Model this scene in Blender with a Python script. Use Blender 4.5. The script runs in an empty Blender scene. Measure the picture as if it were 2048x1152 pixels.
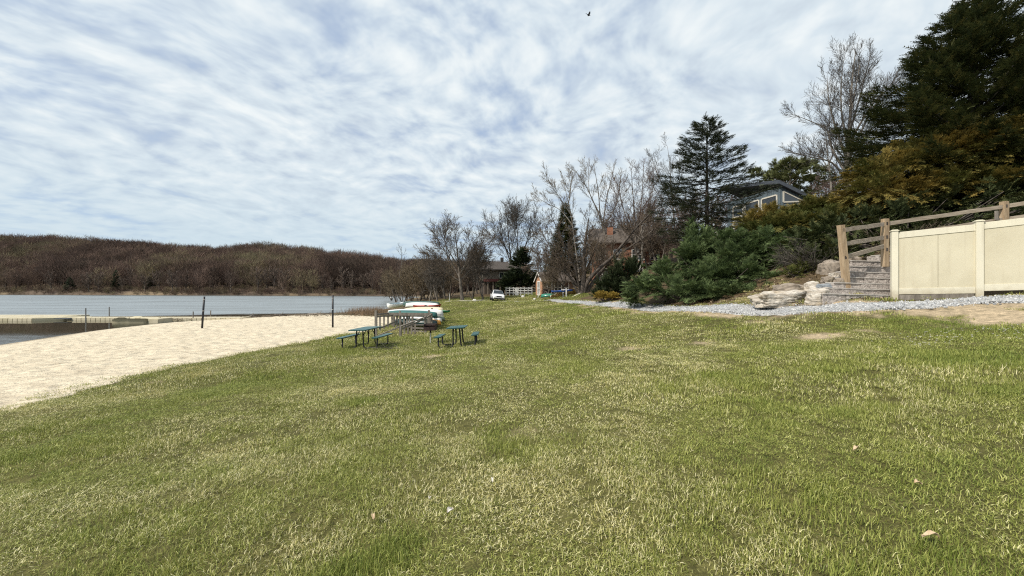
import bpy, bmesh, math, random
import numpy as np
from mathutils import Vector, Matrix, noise as mnoise

rng = np.random.default_rng(11)
random.seed(11)
sc = bpy.context.scene
COL = sc.collection
F, CX, CY, EYE = 769.0, 1024.0, 576.0, 1.6
WATER = -1.8
PI = math.pi
rad = math.radians


def pix(px, py, D):
    return np.array([(px - CX) / F * D, D, EYE + (CY - py) / F * D])


# ------------------------------------------------------------------ noise
def _hash(i, j, s):
    h = (i * 374761393 + j * 668265263 + s * 974711) & 0xFFFFFFFF
    h = ((h ^ (h >> 13)) * 1274126177) & 0xFFFFFFFF
    h = h ^ (h >> 16)
    return (h & 0xFFFF) / 65535.0


def vnoise(x, y, s=0):
    x = np.asarray(x, float); y = np.asarray(y, float)
    i = np.floor(x).astype(np.int64); j = np.floor(y).astype(np.int64)
    fx = x - i; fy = y - j
    fx = fx * fx * (3 - 2 * fx); fy = fy * fy * (3 - 2 * fy)
    a = _hash(i, j, s); b = _hash(i + 1, j, s); c = _hash(i, j + 1, s); d = _hash(i + 1, j + 1, s)
    return (a * (1 - fx) + b * fx) * (1 - fy) + (c * (1 - fx) + d * fx) * fy


def fbm(x, y, s=0, o=4):
    t = 0; a = .5; n = 0
    for k in range(o):
        t = t + a * vnoise(np.asarray(x) * 2 ** k, np.asarray(y) * 2 ** k, s + k * 17); n += a; a *= .5
    return t / n


def sstep(a, b, x):
    t = np.clip((x - a) / (b - a), 0, 1)
    return t * t * (3 - 2 * t)


# ------------------------------------------------------------------ objects
def tag(o, label, cat, group=None):
    o['label'] = label; o['category'] = cat
    if group: o['group'] = group
    return o


def thing(name, label, cat, loc=(0, 0, 0), rotz=0, group=None):
    o = bpy.data.objects.new(name, None)
    COL.objects.link(o)
    o.location = loc; o.rotation_euler = (0, 0, rotz); o.empty_display_size = .2
    return tag(o, label, cat, group)


def link(name, me, parent=None):
    o = bpy.data.objects.new(name, me)
    COL.objects.link(o)
    if parent: o.parent = parent
    return o


def struct(o, kind='structure'):
    o['kind'] = kind
    return o


def np_mesh(name, V, Fc, mat=None, attrs=None, smooth=False):
    """V (n,3), Fc (m,k) all faces with the same side count (or list of such arrays)."""
    V = np.ascontiguousarray(V, dtype=np.float32)
    if not isinstance(Fc, list): Fc = [Fc]
    Fc = [np.asarray(f, dtype=np.int32) for f in Fc if len(f)]
    me = bpy.data.meshes.new(name)
    me.vertices.add(len(V)); me.vertices.foreach_set('co', V.ravel())
    idx = np.concatenate([f.ravel() for f in Fc])
    tot = np.concatenate([np.full(len(f), f.shape[1], np.int32) for f in Fc])
    st = np.concatenate([[0], np.cumsum(tot)[:-1]]).astype(np.int32)
    me.loops.add(len(idx)); me.loops.foreach_set('vertex_index', idx)
    me.polygons.add(len(tot)); me.polygons.foreach_set('loop_start', st)
    me.polygons.foreach_set('loop_total', tot)
    if smooth: me.polygons.foreach_set('use_smooth', np.ones(len(tot), bool))
    if attrs:
        for k, a in attrs.items():
            a = np.asarray(a, np.float32)
            if a.ndim == 1:
                at = me.attributes.new(k, 'FLOAT', 'POINT'); at.data.foreach_set('value', a)
            elif a.shape[1] == 3:
                at = me.attributes.new(k, 'FLOAT_VECTOR', 'POINT'); at.data.foreach_set('vector', a.ravel())
            else:
                at = me.attributes.new(k, 'FLOAT_COLOR', 'POINT'); at.data.foreach_set('color', a.ravel())
    me.update(calc_edges=True)
    if mat: me.materials.append(mat)
    return me


class MB:
    def __init__(self):
        self.v = []; self.f = []

    def add(self, verts, faces, M=None):
        n = len(self.v)
        for p in verts:
            p = Vector(p)
            if M is not None: p = M @ p
            self.v.append(tuple(p))
        for f in faces: self.f.append(tuple(i + n for i in f))
        return self

    def box(self, c, s, M=None, rz=0, tilt=None):
        hx, hy, hz = s[0] / 2, s[1] / 2, s[2] / 2
        vs = [(-hx, -hy, -hz), (hx, -hy, -hz), (hx, hy, -hz), (-hx, hy, -hz),
              (-hx, -hy, hz), (hx, -hy, hz), (hx, hy, hz), (-hx, hy, hz)]
        T = Matrix.Translation(c) @ Matrix.Rotation(rz, 4, 'Z')
        if tilt: T = T @ Matrix.Rotation(tilt[0], 4, 'X') @ Matrix.Rotation(tilt[1], 4, 'Y')
        if M is not None: T = M @ T
        return self.add(vs, [(0, 3, 2, 1), (4, 5, 6, 7), (0, 1, 5, 4), (1, 2, 6, 5), (2, 3, 7, 6), (3, 0, 4, 7)], T)

    def beam(self, a, b, w, h, up=(0, 0, 1)):
        a = Vector(a); b = Vector(b); d = (b - a); L = d.length; d.normalize()
        up = Vector(up)
        s = d.cross(up)
        if s.length < 1e-4: s = d.cross(Vector((0, 1, 0)))
        s.normalize(); u = s.cross(d)
        vs = []
        for p in (a, b):
            for i, j in ((-1, -1), (1, -1), (1, 1), (-1, 1)):
                vs.append(p + s * (w / 2 * i) + u * (h / 2 * j))
        return self.add(vs, [(0, 1, 2, 3), (7, 6, 5, 4), (0, 4, 5, 1), (1, 5, 6, 2), (2, 6, 7, 3), (3, 7, 4, 0)])

    def tube(self, pts, rs, k=8, cap=True):
        n0 = len(self.v); pts = [Vector(p) for p in pts]
        if not hasattr(rs, '__len__'): rs = [rs] * len(pts)
        prev = None
        for i, p in enumerate(pts):
            d = (pts[min(i + 1, len(pts) - 1)] - pts[max(i - 1, 0)]).normalized()
            if prev is None:
                s = d.cross(Vector((0, 0, 1)))
                if s.length < .05: s = d.cross(Vector((0, 1, 0)))
            else:
                s = prev - d * prev.dot(d)
            s.normalize(); prev = s; u = d.cross(s)
            for q in range(k):
                t = 2 * PI * q / k
                self.v.append(tuple(p + (s * math.cos(t) + u * math.sin(t)) * rs[i]))
        for i in range(len(pts) - 1):
            for q in range(k):
                a = n0 + i * k + q; b = n0 + i * k + (q + 1) % k
                self.f.append((a, b, b + k, a + k))
        if cap:
            self.f.append(tuple(n0 + q for q in range(k))[::-1])
            self.f.append(tuple(n0 + (len(pts) - 1) * k + q for q in range(k)))
        return self

    def prism(self, poly, a, b, axis='y'):
        """poly 2-D (u,w) extruded between a and b along axis."""
        n = len(poly); vs = []
        for t in (a, b):
            for u, w in poly:
                vs.append((u, t, w) if axis == 'y' else (t, u, w) if axis == 'x' else (u, w, t))
        fs = [tuple(range(n)), tuple(range(n, 2 * n))[::-1]]
        for i in range(n):
            j = (i + 1) % n; fs.append((j, i, i + n, j + n))
        return self.add(vs, fs)

    def mesh(self, name, mat, bevel=0, smooth=False, seg=2):
        me = bpy.data.meshes.new(name)
        me.from_pydata(self.v, [], self.f)
        if bevel or True:
            bm = bmesh.new(); bm.from_mesh(me)
            bmesh.ops.recalc_face_normals(bm, faces=bm.faces)
            if bevel:
                bmesh.ops.bevel(bm, geom=[e for e in bm.edges if len(e.link_faces) == 2 and e.calc_face_angle(0) > .5],
                                offset=bevel, segments=seg, affect='EDGES', clamp_overlap=True)
            bm.to_mesh(me); bm.free()
        if smooth: me.polygons.foreach_set('use_smooth', np.ones(len(me.polygons), bool))
        me.materials.append(mat); me.update()
        return me

    def build(self, name, mat, parent=None, bevel=0, smooth=False):
        return link(name, self.mesh(name, mat, bevel, smooth), parent)


# ------------------------------------------------------------------ materials
class NT:
    def __init__(self, nt):
        self.nt = nt; self.L = nt.links.new

    def n(self, typ, props=None, **ins):
        nd = self.nt.nodes.new(typ)
        if props:
            for k, v in props.items(): setattr(nd, k, v)
        for k, v in ins.items():
            key = k.replace('_', ' ')
            s = nd.inputs[int(k[1:])] if (k[0] == 'i' and k[1:].isdigit()) else nd.inputs[key]
            if isinstance(v, bpy.types.NodeSocket): self.L(v, s)
            else: s.default_value = v
        return nd

    def math(self, op, a, b=0.0, c=None):
        nd = self.nt.nodes.new('ShaderNodeMath'); nd.operation = op
        for i, v in enumerate((a, b) if c is None else (a, b, c)):
            if isinstance(v, bpy.types.NodeSocket): self.L(v, nd.inputs[i])
            else: nd.inputs[i].default_value = v
        return nd.outputs[0]

    def mix(self, f, a, b, blend='MIX'):
        nd = self.nt.nodes.new('ShaderNodeMix'); nd.data_type = 'RGBA'; nd.blend_type = blend
        for s, v in ((nd.inputs[0], f), (nd.inputs[6], a), (nd.inputs[7], b)):
            if isinstance(v, bpy.types.NodeSocket): self.L(v, s)
            elif hasattr(v, '__len__'): s.default_value = (*v[:3], 1)
            else: s.default_value = v
        return nd.outputs[2]

    def ramp(self, f, stops):
        nd = self.nt.nodes.new('ShaderNodeValToRGB'); cr = nd.color_ramp
        while len(cr.elements) < len(stops): cr.elements.new(.5)
        for e, (p, c) in zip(cr.elements, stops):
            e.position = p; e.color = (*c[:3], 1) if hasattr(c, '__len__') else (c, c, c, 1)
        self.L(f, nd.inputs[0])
        return nd.outputs[0]

    def noise(self, vec, scale, detail=4, rough=.55, dist=0.0):
        nd = self.n('ShaderNodeTexNoise', None, Scale=scale, Detail=detail, Roughness=rough, Distortion=dist)
        if vec is not None: self.L(vec, nd.inputs['Vector'])
        return nd.outputs[0]


def newmat(name):
    m = bpy.data.materials.new(name); m.use_nodes = True
    nt = m.node_tree; nt.nodes.clear()
    g = NT(nt)
    out = nt.nodes.new('ShaderNodeOutputMaterial')
    return m, g, out


def M(name, c1, c2=None, scale=6, rough=.8, bump=0, bscale=None, coords='Object', stretch=None, metallic=0, spec=.4, coat=0, detail=5, lo=.35, hi=.65, c3=None, s3=None):
    m, g, out = newmat(name)
    tc = g.n('ShaderNodeTexCoord').outputs[coords]
    if stretch:
        tc = g.n('ShaderNodeMapping', None, Vector=tc, Scale=stretch).outputs[0]
    p = g.n('ShaderNodeBsdfPrincipled', None, Roughness=rough, Metallic=metallic)
    p.inputs['Specular IOR Level'].default_value = spec
    if coat: p.inputs['Coat Weight'].default_value = coat
    if c2 is not None:
        f = g.ramp(g.noise(tc, scale, detail), [(lo, 0.), (hi, 1.)])
        col = g.mix(f, c1, c2)
        if c3 is not None:
            f3 = g.ramp(g.noise(tc, s3 or scale * .3, 3), [(.5, 0.), (.7, 1.)])
            col = g.mix(f3, col, c3)
        g.L(col, p.inputs['Base Color'])
    else:
        p.inputs['Base Color'].default_value = (*c1, 1)
    if bump:
        b = g.n('ShaderNodeBump', None, Strength=1.0, Distance=bump, Height=g.noise(tc, bscale or scale * 2, 5))
        g.L(b.outputs[0], p.inputs['Normal'])
    g.L(p.outputs[0], out.inputs[0])
    return m


def foliage_mat(name, stops, transl=.25, attr='rnd', rough=.7, wscale=None, wcol=None):
    m, g, out = newmat(name)
    a = g.n('ShaderNodeAttribute', {'attribute_name': attr}).outputs['Fac']
    col = g.ramp(a, stops)
    if wscale:
        pos = g.n('ShaderNodeNewGeometry').outputs['Position']
        f = g.ramp(g.noise(pos, wscale, 3), [(.42, 0.), (.62, 1.)])
        col = g.mix(f, col, g.mix(1.0, col, wcol, 'MULTIPLY') if False else wcol)
    d = g.n('ShaderNodeBsdfPrincipled', None, Roughness=rough)
    d.inputs['Specular IOR Level'].default_value = .25
    g.L(col, d.inputs['Base Color'])
    t = g.n('ShaderNodeBsdfTranslucent'); g.L(col, t.inputs['Color'])
    mx = g.n('ShaderNodeMixShader', None, Fac=transl)
    g.L(d.outputs[0], mx.inputs[1]); g.L(t.outputs[0], mx.inputs[2]); g.L(mx.outputs[0], out.inputs[0])
    return m


# ------------------------------------------------------------------ camera, light, sky
cam = bpy.data.cameras.new('camera'); camo = bpy.data.objects.new('camera', cam); COL.objects.link(camo)
camo.location = (0, 0, EYE); camo.rotation_euler = (rad(90), 0, 0)
cam.sensor_width = 36; cam.lens = F / 2048 * 36; cam.clip_start = .05; cam.clip_end = 3000
sc.camera = camo
sc.cycles.use_denoising = False; sc.cycles.filter_width = 1.15
vs = sc.view_settings
vs.view_transform = 'Standard'; vs.look = 'None'; vs.exposure = .22; vs.gamma = 1; vs.use_curve_mapping = False

SUN_EL, SUN_AZ = rad(47), math.atan2(-.78, -.46)     # azimuth measured from +Y towards +X
sd = Vector((math.sin(SUN_AZ) * math.cos(SUN_EL), math.cos(SUN_AZ) * math.cos(SUN_EL), math.sin(SUN_EL)))
sl = bpy.data.lights.new('sun', 'SUN'); so = bpy.data.objects.new('sun', sl); COL.objects.link(so)
sl.energy = 4.3; sl.angle = rad(1.2); sl.color = (1, .93, .82)
so.rotation_euler = sd.to_track_quat('Z', 'Y').to_euler(); so.location = (-30, -20, 40)

w = bpy.data.worlds.new('World'); sc.world = w; w.use_nodes = True
nt = w.node_tree; nt.nodes.clear(); g = NT(nt)
out = nt.nodes.new('ShaderNodeOutputWorld')
sky = g.n('ShaderNodeTexSky', {'sky_type': 'NISHITA', 'sun_disc': False, 'sun_elevation': SUN_EL, 'sun_rotation': SUN_AZ % (2 * PI),
                               'air_density': 1.0, 'dust_density': .4, 'ozone_density': 2.2})
d = g.n('ShaderNodeTexCoord').outputs['Generated']
sep = g.n('ShaderNodeSeparateXYZ', None, Vector=d)
zz = g.math('ADD', g.math('MAXIMUM', sep.outputs[2], 0.0), .17)
X = g.math('DIVIDE', sep.outputs[0], zz); Y = g.math('DIVIDE', sep.outputs[1], zz)
P = g.n('ShaderNodeCombineXYZ', None, X=X, Y=Y, Z=0.0).outputs[0]
# a sheet of high broken cloud: bands drawn out along one heading, puffs inside the bands
rot = g.n('ShaderNodeMapping', None, Vector=P, Rotation=(0, 0, rad(24)), Scale=(1.0, 1.0, 1)).outputs[0]
wob = g.noise(P, .9, 2); wob2 = g.noise(g.n('ShaderNodeVectorMath', {'operation': 'ADD'}, i0=P, i1=(5.3, 1.7, 2.2)).outputs[0], .9, 2)
Pw = g.n('ShaderNodeVectorMath', {'operation': 'ADD'}, i0=rot, i1=g.n('ShaderNodeCombineXYZ', None, X=g.math('MULTIPLY', wob, .6), Y=g.math('MULTIPLY', wob2, .6), Z=0.0).outputs[0]).outputs[0]
big = g.noise(g.n('ShaderNodeVectorMath', {'operation': 'ADD'}, i0=P, i1=(3.1, 7.7, 0)).outputs[0], .55, 3, .5)
mid = g.noise(g.n('ShaderNodeMapping', None, Vector=Pw, Scale=(1.0, .8, 1)).outputs[0], 3.3, 5, .56)
fine = g.noise(g.n('ShaderNodeMapping', None, Vector=Pw, Scale=(1.0, .9, 1)).outputs[0], 9.0, 3, .5)
dens = g.math('ADD', g.math('ADD', g.math('MULTIPLY', mid, .62), g.math('MULTIPLY', fine, .34)), g.math('MULTIPLY', big, .52))
cov = g.n('ShaderNodeMapRange', {'interpolation_type': 'SMOOTHSTEP'}, Value=dens, From_Min=.42, From_Max=.76).outputs[0]
shade = g.ramp(g.math('ADD', g.math('MULTIPLY', fine, .5), g.math('MULTIPLY', mid, .5)), [(.36, (4.8, 5.5, 6.3)), (.50, (6.0, 6.8, 7.4)), (.64, (7.6, 8.05, 8.2))])
cr = shade
low = g.n('ShaderNodeMapRange', {'interpolation_type': 'SMOOTHSTEP'}, Value=sep.outputs[2], From_Min=.0, From_Max=.32).outputs[0]
cov2 = g.math('MAXIMUM', cov, g.math('MULTIPLY', g.math('SUBTRACT', 1.0, low), .62))
hz = g.mix(low, (5.2, 6.3, 7.0), cr)
blue = g.mix(.7, sky.outputs[0], (3.5, 4.75, 6.9))
skyc = g.mix(cov2, blue, hz)
bg = g.n('ShaderNodeBackground', None, Strength=.1)
g.L(skyc, bg.inputs[0]); g.L(bg.outputs[0], out.inputs[0])

# ------------------------------------------------------------------ ground heights (thin-plate surface through surveyed points)
CP = []
SHORE = [(-22, -20), (-24, 0), (-26.5, 10), (-28.5, 17), (-30.5, 22.9), (-32, 27.2), (-33.2, 31), (-33.6, 35), (-33.4, 38.2), (-32.2, 40.4),
         (-30.4, 42.9), (-28.2, 46.7), (-25.6, 51.3), (-21.5, 56.8), (-20.5, 66), (-22, 75), (-25, 88), (-29, 105), (-34, 130), (-40, 155)]
CP += [(x, y, WATER) for x, y in SHORE]
CP += [(x, y, -3.2) for x, y in [(-36, -20), (-38, 0), (-42, 20), (-47, 35), (-46, 46), (-38, 54), (-33, 62), (-35, 78), (-40, 100), (-50, 140), (-56, 160), (-70, 0), (-70, 60), (-80, 150)]]
EDGE = [(-10.5, -20, -.75), (-10.4, 0, -.85), (-10.3, 7.7, -.9), (-11.1, 13.7, -1.0), (-9.9, 19, -1.08), (-9.6, 22, -1.12), (-9.2, 28, -1.22), (-10, 36, -1.38), (-13, 46, -1.5), (-16, 56, -1.5)]
CP += EDGE
CP += [(-22.9, 28.6, -1.38), (-13.35, 28.6, -1.32), (-19, 14, -1.35), (-17, 4, -1.25), (-22, 40, -1.55)]
CP += [(0, -20, .2), (0, 0, 0), (-5, 0, -.42), (5, 0, .5), (0, 6, -.1), (-5, 6, -.5), (5, 6, .42), (-5., 11, -.62), (0, 11, -.3), (4, 11, .2),
       (-6.2, 16.2, -.80), (-2.3, 16.2, -.72), (1.5, 16, -.2), (4.5, 16, .35), (-5.5, 22, -.98), (-2, 22, -.75), (2, 22, 0), (-6.5, 30, -1.05),
       (-4, 30, -.85), (0, 30, -.15), (-8, 40, -1.0), (-4, 40, -.6), (0, 40, -.1), (-10, 50, -.9), (-5, 50, -.4), (-8, 60, -.35), (-13, 60, -.95), (-3, 66, -.45)]
PATH = [(19, 5.2, 1.72), (16, 6.9, 1.58), (13.3, 8.3, 1.45), (11.1, 9.35, 1.30), (9.3, 10.1, 1.13), (7.95, 11.5, .95), (7.1, 14.4, .84), (6.2, 19, .66), (5.7, 24, .58), (5.1, 30, .48),
        (4.6, 36, .36), (3.5, 45, .1), (1, 53, -.28), (-2, 58, -.38), (-6, 61, -.42), (-10, 62.5, -.55)]
CP += PATH
CP += [(10.2, 7.6, .98), (8.3, 8.5, .78), (6.5, 11, .6),
       (8.7, 12.1, 1.12), (10, 11.7, 1.62), (11.6, 12.3, 2.05), (9.3, 12.1, 1.42), (10.4, 11.2, 1.40), (11.4, 11.3, 1.45), (12.2, 12.0, 1.85), (15.9, 12.6, 3.1), (13, 13.4, 2.6), (18, 16, 4.4), (14, 16, 3.4), (10.5, 14, 2.1), (22, 12, 4.4),
       (18, 10, 3.0), (14, 8.9, 1.55), (17, 7, 1.75), (10.6, 10.6, 1.27), (12, 9.9, 1.42),
       (8.5, 15, 1.15), (8.6, 13.2, 1.3), (7.6, 19, 1.0), (9.5, 20, 2), (13, 22, 3.2), (17, 24, 4.8), (25, 20, 6.5), (8, 26, 1.2), (12, 30, 2.6), (20, 32, 5.5), (27, 40, 6.5), (35, 30, 9),
       (7, 36, .9), (10, 45, 1.8), (16, 45, 3.6), (14, 58, 3), (8, 60, .9), (4, 60, .4), (0, 75, .3), (-5, 80, .3), (10, 80, 2.0), (25, 70, 7), (40, 60, 11), (60, 40, 15), (60, 10, 13),
       (45, -10, 10), (25, -15, 5.5), (14, -10, 1.9), (11, 0, 1.4), (9, -15, 1.0), (100, 50, 22), (100, 150, 28), (40, 120, 12), (10, 130, 4), (-10, 130, .5), (-12, 90, -.2),
       (-18, 90, -1), (-15, 75, -.7), (-16.5, 66, -1.3), (150, 0, 25), (-22, 150, -.8)]
CP = np.array(CP, float)
_S = 40.0


def _U(r2):
    return .5 * r2 * np.log(r2 + 1e-12)


def _fit():
    n = len(CP); X = CP[:, :2] / _S
    r2 = ((X[:, None] - X[None]) ** 2).sum(-1)
    A = np.zeros((n + 3, n + 3)); A[:n, :n] = _U(r2) + np.eye(n) * 2e-4
    A[:n, n] = 1; A[:n, n + 1:] = X; A[n, :n] = 1; A[n + 1:, :n] = X.T
    b = np.zeros(n + 3); b[:n] = CP[:, 2]
    return X, np.linalg.solve(A, b)


_TX, _TW = _fit()


def H(x, y):
    x = np.asarray(x, float); y = np.asarray(y, float); sh = np.broadcast(x, y).shape
    P = np.stack([np.broadcast_to(x, sh).ravel(), np.broadcast_to(y, sh).ravel()], 1) / _S
    o = np.empty(len(P)); n = len(_TX)
    for i in range(0, len(P), 20000):
        q = P[i:i + 20000]
        r2 = ((q[:, None] - _TX[None]) ** 2).sum(-1)
        o[i:i + 20000] = _U(r2) @ _TW[:n] + _TW[n] + q @ _TW[n + 1:]
    o = o.reshape(sh)
    return o if o.shape else float(o)


def hit(px, py, d0=1.5, d1=150):
    """where the sight line through a pixel meets the ground"""
    D = np.linspace(d0, d1, 3000); u = (px - CX) / F; v = (CY - py) / F
    z = EYE + v * D - H(u * D, D)
    k = np.argmax(z < 0)
    if z[k] >= 0: k = len(D) - 1
    return np.array([u * D[k], D[k], float(H(u * D[k], D[k]))])


def at(px, D, dz=0.0):
    x = (px - CX) / F * D
    return np.array([x, D, float(H(x, D)) + dz])


_ex = np.array(sorted([(e[1], e[0]) for e in EDGE] + [(40, -11.2), (50, -22)]))


_exk = np.array([(-20, -10.5), (0, -10.4), (7.7, -10.3), (11, -10.9), (13.7, -11.1), (16.5, -10.6), (19, -9.9), (22, -9.6), (28, -9.2), (33, -9.4), (37, -10.2), (41, -12.5), (45, -17), (48, -24), (50, -30)])


def edge_x(y):
    y = np.asarray(y, float)
    return np.interp(y, _exk[:, 0], _exk[:, 1]) + (fbm(y * .35, 0 * y + 3.3, 5, 3) - .5) * 1.5 + (vnoise(y * 2.3, 0 * y, 8) - .5) * .3


_pd = np.array(PATH)[:, :2]


def smooth_poly(P, n=12):
    out = []
    for i in range(len(P) - 1):
        p0 = P[max(i - 1, 0)]; p1 = P[i]; p2 = P[i + 1]; p3 = P[min(i + 2, len(P) - 1)]
        for k in range(n):
            t = k / n
            out.append(.5 * ((2 * p1) + (-p0 + p2) * t + (2 * p0 - 5 * p1 + 4 * p2 - p3) * t * t + (-p0 + 3 * p1 - 3 * p2 + p3) * t ** 3))
    out.append(P[-1])
    return np.array(out)


PC = smooth_poly(_pd)


def path_dist(x, y):
    """distance to the centre line and the signed side (positive: uphill side)"""
    x = np.asarray(x, float).ravel(); y = np.asarray(y, float).ravel()
    o = np.empty(len(x)); sg = np.empty(len(x))
    T = np.gradient(PC, axis=0)
    for i in range(0, len(x), 20000):
        q = np.stack([x[i:i + 20000], y[i:i + 20000]], 1)
        dv = q[:, None] - PC[None]; d2 = (dv ** 2).sum(-1); k = d2.argmin(1)
        o[i:i + 20000] = np.sqrt(d2[np.arange(len(q)), k])
        dd = dv[np.arange(len(q)), k]; t = T[k]
        sg[i:i + 20000] = np.sign(dd[:, 0] * t[:, 1] - dd[:, 1] * t[:, 0])
    return o, sg

# ------------------------------------------------------------------ ground sheet
def und(x, y):
    return (fbm(x * .55, y * .55, 2, 3) - .5) * .16 + (fbm(x * 2.2, y * 2.2, 9, 2) - .5) * .05


def dirt_mask(x, y):
    """worn earth: beside the gravel on the right, the trodden line across the lawn, small bare spots"""
    x = np.asarray(x, float); y = np.asarray(y, float)
    pdist, side = path_dist(x, y); pdist = pdist.reshape(x.shape); side = side.reshape(x.shape)
    n = fbm(x * 1.3, y * 1.3, 21, 4)
    d = np.zeros(x.shape)
    low = (side < 0) | (pdist < .6)
    wd = np.interp(x, [5, 8.0, 9.0, 10.2, 14], [.66, .72, 1.5, 2.5, 3.0])
    d = np.maximum(d, low * (1 - sstep(-.5, .35, (pdist - wd) + (n - .5) * 3.4)) * (y < 34))
    n2 = fbm(x * 3.1, y * 3.1, 27, 3); d *= sstep(.26, .48, n2 + .10 * (pdist < wd * .55))
    tx = [2.7, 5.0, 6.2, 7.6]; ty = np.interp(x, tx, [9.6, 9.3, 8.7, 7.7])
    d = np.maximum(d, (1 - sstep(.05, .5, np.abs(y - ty) + (n - .42) * 2.4)) * (x > 2.4) * (x < 7.8) * .9)
    for (px, py, r) in ((1040, 862, .12), (868, 711, .3), (320, 768, .2)):
        c = hit(px, py)
        d = np.maximum(d, .8 * (1 - sstep(.3, 1.3, np.hypot(x - c[0], (y - c[1]) * .8) / r + (n - .5) * 2.4)))
    return np.clip(d, 0, 1)


def lawn_mask(x, y, ragged=0.0):
    x = np.asarray(x, float); y = np.asarray(y, float)
    pdist, side = path_dist(x, y); pdist = pdist.reshape(x.shape); side = side.reshape(x.shape)
    m = (x > edge_x(y) - ragged) & (y < 74)
    bank = (side > 0) & (pdist > .8) & (y < 34) & (x > 3)
    m &= ~((pdist < .62) & (y < 43)) & ~bank & (x < np.interp(y, [-20, 30, 34, 50, 75], [30, 20, 7.2, 8.6, 6])) & (x > np.interp(y, [44, 50, 60, 75], [-60, -13, -13.5, -17]))
    return m


gx = np.concatenate([np.arange(-90, -14, 1.6), np.arange(-14, 17, .2), np.arange(17, 60, 1.5), np.arange(60, 171, 6)])
gy = np.concatenate([np.arange(-24, 0, 1.5), np.arange(0, 30, .2), np.arange(30, 80, .7), np.arange(80, 162, 4)])
GX, GY = np.meshgrid(gx, gy)
GZ = H(GX, GY) + und(GX, GY) * sstep(-11, -9.5, GX)
pdm, psd = path_dist(GX, GY); pdm = pdm.reshape(GX.shape); psd = psd.reshape(GX.shape)
GZ -= .06 * (1 - sstep(.22, .50, pdm)) * (GY < 60)
ex = edge_x(GY)
GZ -= .14 * sstep(.05, .6, ex - GX) * (GY < 60)
lm = lawn_mask(GX, GY); dm = dirt_mask(GX, GY)
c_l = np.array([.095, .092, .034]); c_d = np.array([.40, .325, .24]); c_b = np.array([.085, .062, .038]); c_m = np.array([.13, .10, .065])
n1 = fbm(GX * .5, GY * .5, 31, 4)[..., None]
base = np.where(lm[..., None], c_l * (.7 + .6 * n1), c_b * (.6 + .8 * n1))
shore = (GX < ex) | (GZ < -1.4)
base = np.where((shore & ~lm)[..., None], c_m * (.6 + .8 * n1), base)
base = base * (1 - dm[..., None]) + c_d * (.8 + .4 * n1) * dm[..., None]
nx, ny = len(gx), len(gy)
I = np.arange(nx * ny).reshape(ny, nx)
quads = np.stack([I[:-1, :-1], I[:-1, 1:], I[1:, 1:], I[1:, :-1]], -1).reshape(-1, 4)


def ground_mat():
    m, g, out = newmat('earth_and_turf')
    a = g.n('ShaderNodeAttribute', {'attribute_name': 'gcol'}).outputs['Color']
    pos = g.n('ShaderNodeNewGeometry').outputs['Position']
    f = g.noise(pos, 9, 6, .65)
    f2 = g.noise(pos, 60, 3, .6)
    col = g.mix(1.0, a, g.ramp(f, [(.3, (.55, .55, .5)), (.7, (1.4, 1.35, 1.25))]), 'MULTIPLY')
    col = g.mix(1.0, col, g.ramp(f2, [(.3, (.6, .6, .6)), (.7, (1.35, 1.35, 1.3))]), 'MULTIPLY')
    p = g.n('ShaderNodeBsdfPrincipled', None, Roughness=.95); p.inputs['Specular IOR Level'].default_value = .15
    g.L(col, p.inputs['Base Color'])
    hgt = g.math('ADD', g.math('MULTIPLY', f, .6), g.math('MULTIPLY', f2, .25))
    b = g.n('ShaderNodeBump', None, Strength=1.0, Distance=.05, Height=hgt); g.L(b.outputs[0], p.inputs['Normal'])
    g.L(p.outputs[0], out.inputs[0])
    return m


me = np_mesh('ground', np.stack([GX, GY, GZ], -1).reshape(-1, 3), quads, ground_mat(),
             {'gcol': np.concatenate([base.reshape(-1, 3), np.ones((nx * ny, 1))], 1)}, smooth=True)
struct(link('ground', me))

# ------------------------------------------------------------------ beach
yy = np.concatenate([np.arange(-22, 4, .7), np.arange(4, 30, .16), np.arange(30, 50.5, .25)])
sx = np.interp(yy, [p[1] for p in SHORE], [p[0] for p in SHORE]) - 3.5
exy = edge_x(yy)
tt = np.linspace(0, 1, 150) ** 1.0
BX = exy[:, None] + np.minimum(sx - exy, -.05)[:, None] * tt[None]
BY = np.repeat(yy[:, None], len(tt), 1)
foot = (fbm(BX * 2.6, BY * 1.9, 41, 3) - .5) * .12 + (fbm(BX * .6, BY * .6, 44, 2) - .5) * .10
hb = H(BX, BY)
BZ = hb + foot * sstep(WATER - .02, WATER + .25, hb) * sstep(0, .03, tt)[None] + .01
BZ[:, 0] -= .06
I = np.arange(BX.size).reshape(BX.shape)
q = np.stack([I[:-1, :-1], I[1:, :-1], I[1:, 1:], I[:-1, 1:]], -1).reshape(-1, 4)


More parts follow.
